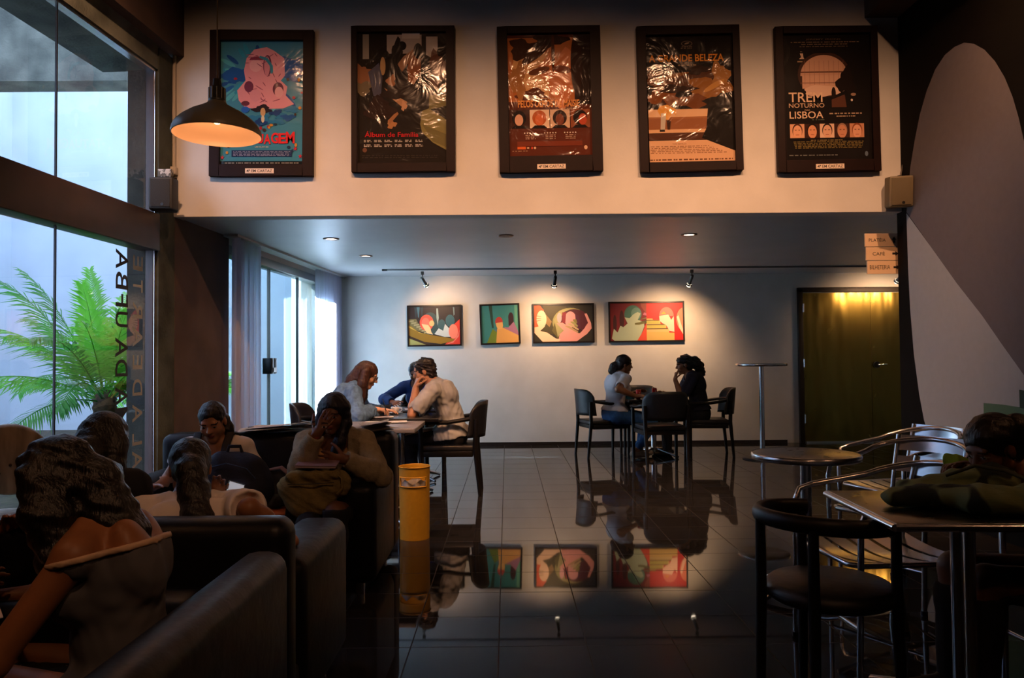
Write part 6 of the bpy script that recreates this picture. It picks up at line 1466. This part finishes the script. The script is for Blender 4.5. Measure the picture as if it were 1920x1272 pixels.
mb = MB(); mb.box((-0.058, 0.058), (-0.045, 0.045), (0.001, 0.034)); mb.build('cover', mat('black_notebook_cover', '#1b1b20', 0.5), t, bevel=0.004)
mb = MB(); mb.box((-0.055, 0.060), (-0.042, 0.042), (0.006, 0.029)); mb.build('pages', mat('grey_pages', '#77757a', 0.8), t)

# backpack on a lap
c = at(440, 893, 4.16); o = np.array((c.x, c.y, 0.45)); F = Field(0.008); C = np.array(c)
F.cone(C+[-0.07, 0, -0.08], C+[0.09, 0, -0.08], 0.13, 0.12, 0.05, (V3(0, 1, 0), 0.8)); F.cone(C+[-0.06, 0.01, 0.03], C+[0.07, 0.01, 0.02], 0.11, 0.10, 0.05, (V3(0, 1, 0), 0.8)); F.cone(C+[-0.04, -0.09, -0.09], C+[0.07, -0.09, -0.09], 0.07, 0.065, 0.03)
BP = soft('backpack', 'navy blue backpack on the lap of the woman facing the camera', 'backpack', F, mat('navy_backpack_cloth', '#171c33', 0.8, vary=0.3, scale=14, bump=0.4, bscale=60), o, wr=(0.004, 28, 4))
def strip(name, parent, pts, r, m, org, flat=(0.35, 1.0)):
    mb = MB(); mb.tube([Vector(np.array(p)-np.array(org)) for p in pts], r, 8, flat=flat); return mb.build(name, m, parent)
strip('zipper', BP.children[0], [C+[-0.15, -0.10, 0.0], C+[-0.10, -0.115, 0.06], C+[0, -0.12, 0.085], C+[0.10, -0.11, 0.055], C+[0.145, -0.10, 0.0]], 0.006, mat('blue_zip_tape', '#33507c', 0.6), o)
strip('carry_loop', BP, [C+[-0.04, 0, 0.125], C+[-0.03, 0, 0.16], C+[0.03, 0, 0.16], C+[0.04, 0, 0.125]], 0.010, mat('navy_webbing', '#20243a', 0.8), o)
# dark bag with a pink strap
c = at(520, 895, 4.38); o = np.array((c.x, c.y, 0.43)); F = Field(0.008); C = np.array((c.x, c.y, 0.53)); F.cone(C+[-0.07, 0, -0.03], C+[0.08, 0, -0.03], 0.075, 0.07, 0.04); F.cone(C+[-0.05, 0, 0.05], C+[0.06, 0, 0.05], 0.055, 0.05, 0.04)
HBg = soft('handbag', 'black handbag with a pinkish strap between the two women on the rear sofa', 'bag', F, mat('black_bag_cloth', '#131116', 0.7), o, wr=(0.003, 30, 8))
strip('strap', HBg, [C+[-0.10, -0.05, 0.02], C+[-0.05, -0.03, 0.10], C+[0.03, -0.03, 0.115], C+[0.10, -0.04, 0.06], C+[0.14, -0.05, -0.02]], 0.016, mat('dusty_pink_strap', '#7a5a58', 0.7), o)
# orange notebook and grey pencil case
c = at(498, 934, 4.06); t = thing('exercise_book', 'thin orange exercise book under the grey pencil case', 'book', (c.x, c.y+0.06, 0.438), 0.25); mb = MB(); mb.box((-0.085, 0.085), (-0.11, 0.11), (0, 0.008)); mb.build('cover', mat('orange_cover', '#b35a22', 0.6), t, bevel=0.002); mb = MB(); mb.box((-0.082, 0.086), (-0.107, 0.107), (0.002, 0.006)); mb.build('pages', mat('cream_pages', '#cbb9a0', 0.8), t)
ox, oy = c.x-0.02, c.y+0.10
F = Field(0.005); F.cone(V3(ox-0.06, oy, 0.485), V3(ox+0.05, oy+0.03, 0.485), 0.036, 0.036, 0.02); soft('pencil_case', 'grey cloth pencil case lying on the orange exercise book', 'pencil case', F, mat('grey_felt', '#45494f', 0.9, vary=0.3, scale=30), np.array((ox, oy, 0.447)), wr=(0.0015, 60, 3))
# khaki messenger bag on the other lap, notebook on it
c = at(592, 905, 4.02); o = np.array((c.x, c.y, 0.48)); C = np.array(c); F = Field(0.007)
F.cone(C+[-0.11, 0, -0.03], C+[0.11, 0, -0.01], 0.085, 0.075, 0.04, (V3(0, 1, 0), 0.85)); F.cone(C+[-0.07, -0.01, -0.12], C+[0.03, -0.01, -0.11], 0.07, 0.06, 0.06); F.cone(C+[-0.10, -0.05, 0.04], C+[0.11, -0.05, 0.045], 0.035, 0.03, 0.02)
MBg = soft('messenger_bag', 'khaki canvas bag on the lap of the woman covering her face', 'bag', F, KHAKI, o, wr=(0.004, 34, 6))
strip('zipper', MBg.children[0], [C+[-0.12, -0.088, 0.005], C+[0, -0.10, 0.008], C+[0.115, -0.085, 0.012]], 0.006, mat('dark_zip', '#1e1a16', 0.6), o)
strip('handle', MBg, [C+[0.11, -0.05, 0.06], C+[0.15, -0.06, 0.03], C+[0.155, -0.07, -0.02], C+[0.13, -0.08, -0.05]], 0.010, KHAKI, o)
c2 = at(593, 871, 3.98); t = thing('notebook', 'pale pink notebook lying on top of the khaki bag', 'notebook', (c2.x, c2.y+0.02, c2.z-0.008), 0.0); t.rotation_euler = (0.12, 0.03, 0.05); mb = MB(); mb.box((-0.10, 0.105), (-0.06, 0.09), (0, 0.010)); mb.build('pages', mat('white_pages', '#c2aeb2', 0.8), t, bevel=0.002); mb = MB(); mb.box((-0.102, 0.107), (-0.062, 0.092), (0.010, 0.0135)); mb.build('cover', mat('mauve_cover', '#8c7078', 0.5), t)

# phone held by the ponytailed girl
d = J4['wL']+(J4['wL']-J4['eL'])/np.linalg.norm(J4['wL']-J4['eL'])*0.10
t = thing('phone', 'small phone with a bright screen in the hand of the ponytailed girl', 'phone', d+V3(-0.03, 0.01, 0.02), 0.2); t.rotation_euler = (-1.25, 0.35, 0.3)
mb = MB(); mb.box((-0.033, 0.033), (-0.004, 0.004), (-0.065, 0.065)); mb.build('case', mat('black_phone', '#0c0c0e', 0.25), t, bevel=0.003); mb = MB(); mb.box((-0.029, 0.029), (-0.0046, -0.0035), (-0.055, 0.055)); mb.build('screen', mat('phone_screen', (0.75, 0.85, 1.0), 0.3, emit=0.3), t)
# paper the nearest girl writes on
t = thing('writing_pad', 'white writing pad on the knees of the girl in the flowered skirt', 'paper', (-1.40, 1.92, 0.592), 0.5); mb = MB(); mb.box((-0.10, 0.10), (-0.14, 0.14), (0, 0.012)); mb.build('pad', mat('white_paper', '#d6c3b8', 0.8), t, bevel=0.002); mb = MB(); paper_sheet(mb, (0.01, 0.02, 0.014), 0.2, 0.27, 0.15, 0.004, 0.02); mb.build('sheet', mat('white_paper', '#d6c3b8', 0.8), t)
c = at(46, 972, 2.33); t = thing('cup', 'small white cup in the hand of the person at the left edge', 'cup', (c.x, c.y, c.z-0.03), 0); t.rotation_euler = (0, 1.2, 0.5); mb = MB(); mb.lathe([(0, 0), (0.022, 0), (0.03, 0.05), (0.032, 0.065), (0.029, 0.064), (0.026, 0.01), (0, 0.008)], n=28); mb.build('cup_body', mat('white_porcelain', '#d8d8de', 0.25), t)

# on the cafe tables
WP = mat('white_porcelain', '#d8d8de', 0.25)
c = atz(741, 776, 0.737); t = thing('coffee_cup', 'white coffee cup on its saucer on the middle cafe table', 'cup', (c.x, c.y, 0.736), 0.2)
mb = MB(); mb.lathe([(0, 0.001), (0.04, 0.001), (0.07, 0.010), (0.075, 0.014), (0.07, 0.013), (0.04, 0.005), (0, 0.005)], n=36); mb.build('saucer', WP, t)
mb = MB(); mb.lathe([(0, 0.006), (0.026, 0.006), (0.036, 0.03), (0.041, 0.062), (0.038, 0.062), (0.033, 0.03), (0.02, 0.012), (0, 0.012)], n=36); cb_ = mb.build('cup_body', WP, t)
mb = MB(); mb.tube([(0.038, 0, 0.052), (0.06, 0, 0.054), (0.064, 0, 0.036), (0.05, 0, 0.022), (0.034, 0, 0.022)], 0.0045, 8); mb.build('handle', WP, cb_)
def sheets(label, x, y, z, w, d, rz, n, name='loose_paper'):
    t = thing(name, label, 'paper', (x, y, z), rz); mb = MB()
    for i in range(n): paper_sheet(mb, (0.008*i, 0.004*i, 0.002+0.0025*i), w, d, 0.1*i, 0.002, 0.004)
    mb.build('sheets', mat('bright_paper', '#d2d2d8', 0.8), t)
sheets('white sheets the woman in denim writes on', -1.14, 6.80, 0.736, 0.24, 0.19, 0.1, 2)
sheets('white sheets on the cafe table right behind the sofa', -1.00, 6.26, 0.736, 0.34, 0.22, 0.05, 2)
sheets('open papers on the farthest cafe table by the blue sleeve', -0.93, 7.92, 0.736, 0.26, 0.19, 0.2, 3)
t = thing('pen', 'thin pen in the hand of the woman in denim', 'pen', J7['wR']+V3(0.10, 0.0, 0.02), 0); mb = MB(); mb.tube([(-0.02, 0.01, 0.07), (0.0, 0, 0.02), (0.012, -0.005, -0.03), (0.015, -0.006, -0.038)], [0.004, 0.0042, 0.0042, 0.001], 8); mb.build('barrel', mat('dark_pen', '#16161a', 0.3), t)
def slab(name, label, cat, x, y, z, dims, rz, m):
    t = thing(name, label, cat, (x, y, z), rz); mb = MB(); mb.box((-dims[0]/2, dims[0]/2), (-dims[1]/2, dims[1]/2), (0.0005, dims[2])); mb.build('case', m, t, bevel=0.004)
    mb = MB(); mb.box((-dims[0]*.42, dims[0]*.42), (-dims[1]*.42, dims[1]*.42), (dims[2]-0.001, dims[2]+0.0008)); mb.build('face', mat('dark_glossy_face', '#0a0a0d', 0.15), t)
c = atz(664, 783, 0.74); slab('wallet', 'dark wallet at the left end of the table behind the sofa', 'wallet', c.x, 6.2, 0.736, (0.12, 0.09, 0.03), 0.2, mat('dark_leather_wallet', '#1c1a22', 0.5))
c = atz(738, 757, 0.74); slab('pouch', 'flat dark pouch on the farthest cafe table beside the blue elbow', 'pouch', c.x+0.02, 8.05, 0.736, (0.16, 0.12, 0.04), 0.1, mat('dark_pouch', '#14161f', 0.7))
def can(label, x, y):
    t = thing('soda_can', label, 'can', (x, y, 0.736), 0.4, 'soda cans'); R_ = mat('red_soda_can', '#b3231c', 0.3, 0.4)
    mb = MB(); mb.lathe([(0, 0.004), (0.024, 0.0), (0.033, 0.012), (0.033, 0.105), (0.027, 0.118)], n=32, mi=0)
    mb.lathe([(0.0333, 0.02), (0.0333, 0.03)], n=32, mi=1); mb.add([(0.0335*math.cos(a), 0.0335*math.sin(a), z+dz) for a, z, dz in [(-1.9+0.05*k, 0.06+0.02*math.sin(0.5*k), s) for k in range(12) for s in (0, 0.014)]], [(2*k, 2*k+2, 2*k+3, 2*k+1) for k in range(11)], 1)
    cb_ = mb.build('can_body', [R_, mat('can_white_swirl', '#d9cfc8', 0.4)], t); mb = MB(); mb.lathe([(0.027, 0.118), (0.026, 0.121), (0.022, 0.116), (0, 0.116)], n=32); mb.box((-0.006, 0.012), (-0.006, 0.006), (0.117, 0.119)); mb.build('lid', ALU, cb_)
c = at(1197, 742, 9.46); can('red soda can nearer the front edge of the table, in front of the white sleeve', c.x, 9.46)
c = at(1227, 731, 9.88); can('red soda can farther back on the table, beside the napkins', c.x, 9.88)
c = at(1213, 735, 9.68); sheets('white napkins between the two soda cans', c.x, 9.68, 0.736, 0.16, 0.10, 0.3, 4, 'napkins')
c = at(1247, 733, 9.72); t = thing('drinking_glass', 'clear tumbler to the right of the red soda cans', 'glass', (c.x, 9.72, 0.736), 0); mb = MB(); mb.lathe([(0, 0.0), (0.028, 0.0), (0.034, 0.075), (0.032, 0.075), (0.026, 0.008), (0, 0.008)], n=28); mb.build('tumbler', mat('frosty_glass', '#c8ccce', 0.15, trans=0.6), t)
# teal bag on the lap of the woman in white
F = Field(0.008); C = J10['chest']+J10['fs']*0.17-J10['uc']*0.10; F.cone(C-J10['rs']*0.10, C+J10['rs']*0.10, 0.055, 0.05, 0.03); F.cone(C-J10['rs']*0.08-J10['uc']*0.07, C+J10['rs']*0.08-J10['uc']*0.07, 0.06, 0.055, 0.03)
soft('shoulder_bag', 'teal cloth bag held against the white T-shirt', 'bag', F, mat('teal_cloth', '#1f5a63', 0.85), C-V3(0, 0, 0.13), wr=(0.003, 40, 2))

# cloth bag with dark print on the square table, and the lime green jacket
GB = noise_mix('sage_cloth_with_dark_print', '#20261c', '#6f7a52', 7, 0.9, detail=1, bump=0.3, bscale=60, p0=0.40, p1=0.43)
c = Vector((1.52, 2.56, 0.738)); F = Field(0.007)
F.cone(c+Vector((-0.20, 0.02, 0.03)), c+Vector((0.02, -0.06, 0.05)), 0.045, 0.075, 0.05, (V3(0, 0, 1), 0.6)); F.cone(c+Vector((-0.10, 0.12, 0.04)), c+Vector((0.16, 0.10, 0.07)), 0.05, 0.085, 0.06, (V3(0, 0, 1), 0.8)); F.cone(c+Vector((0.0, -0.12, 0.04)), c+Vector((0.18, -0.14, 0.05)), 0.06, 0.07, 0.05, (V3(0, 0, 1), 0.7))
F.half(V3(0, 0, 0.7395), V3(0, 0, -1))
t = soft('cloth_bag', 'sage green cloth bag with dark leaf prints lying on the square steel table', 'bag', F, GB, np.array(c), wr=(0.006, 22, 9))
strip('strap', t, [c+Vector((-0.02, 0.05, 0.10)), c+Vector((0.05, 0.0, 0.14)), c+Vector((0.12, -0.05, 0.13)), c+Vector((0.16, -0.14, 0.10))], 0.016, mat('olive_strap', '#2b3018', 0.8), c)
LIME = mat('lime_green_cloth', '#7d9c1e', 0.85, vary=0.2, scale=12)
c = at(1800, 872, 3.02); F = Field(0.008); C = np.array((c.x-0.02, 2.90, 0.79)); F.cone(C+[-0.08, 0, 0.0], C+[0.08, 0, 0.0], 0.045, 0.05, 0.04); F.cone(C+[-0.05, 0.02, 0.04], C+[0.06, 0.02, 0.03], 0.04, 0.04, 0.04); F.cone(C+[-0.02, -0.12, -0.01], C+[0.12, -0.16, -0.02], 0.04, 0.05, 0.04)
soft('jacket', 'bundled lime green jacket behind the cloth bag on the square table', 'jacket', F, LIME, C-V3(0, 0, 0.06), wr=(0.006, 26, 3))
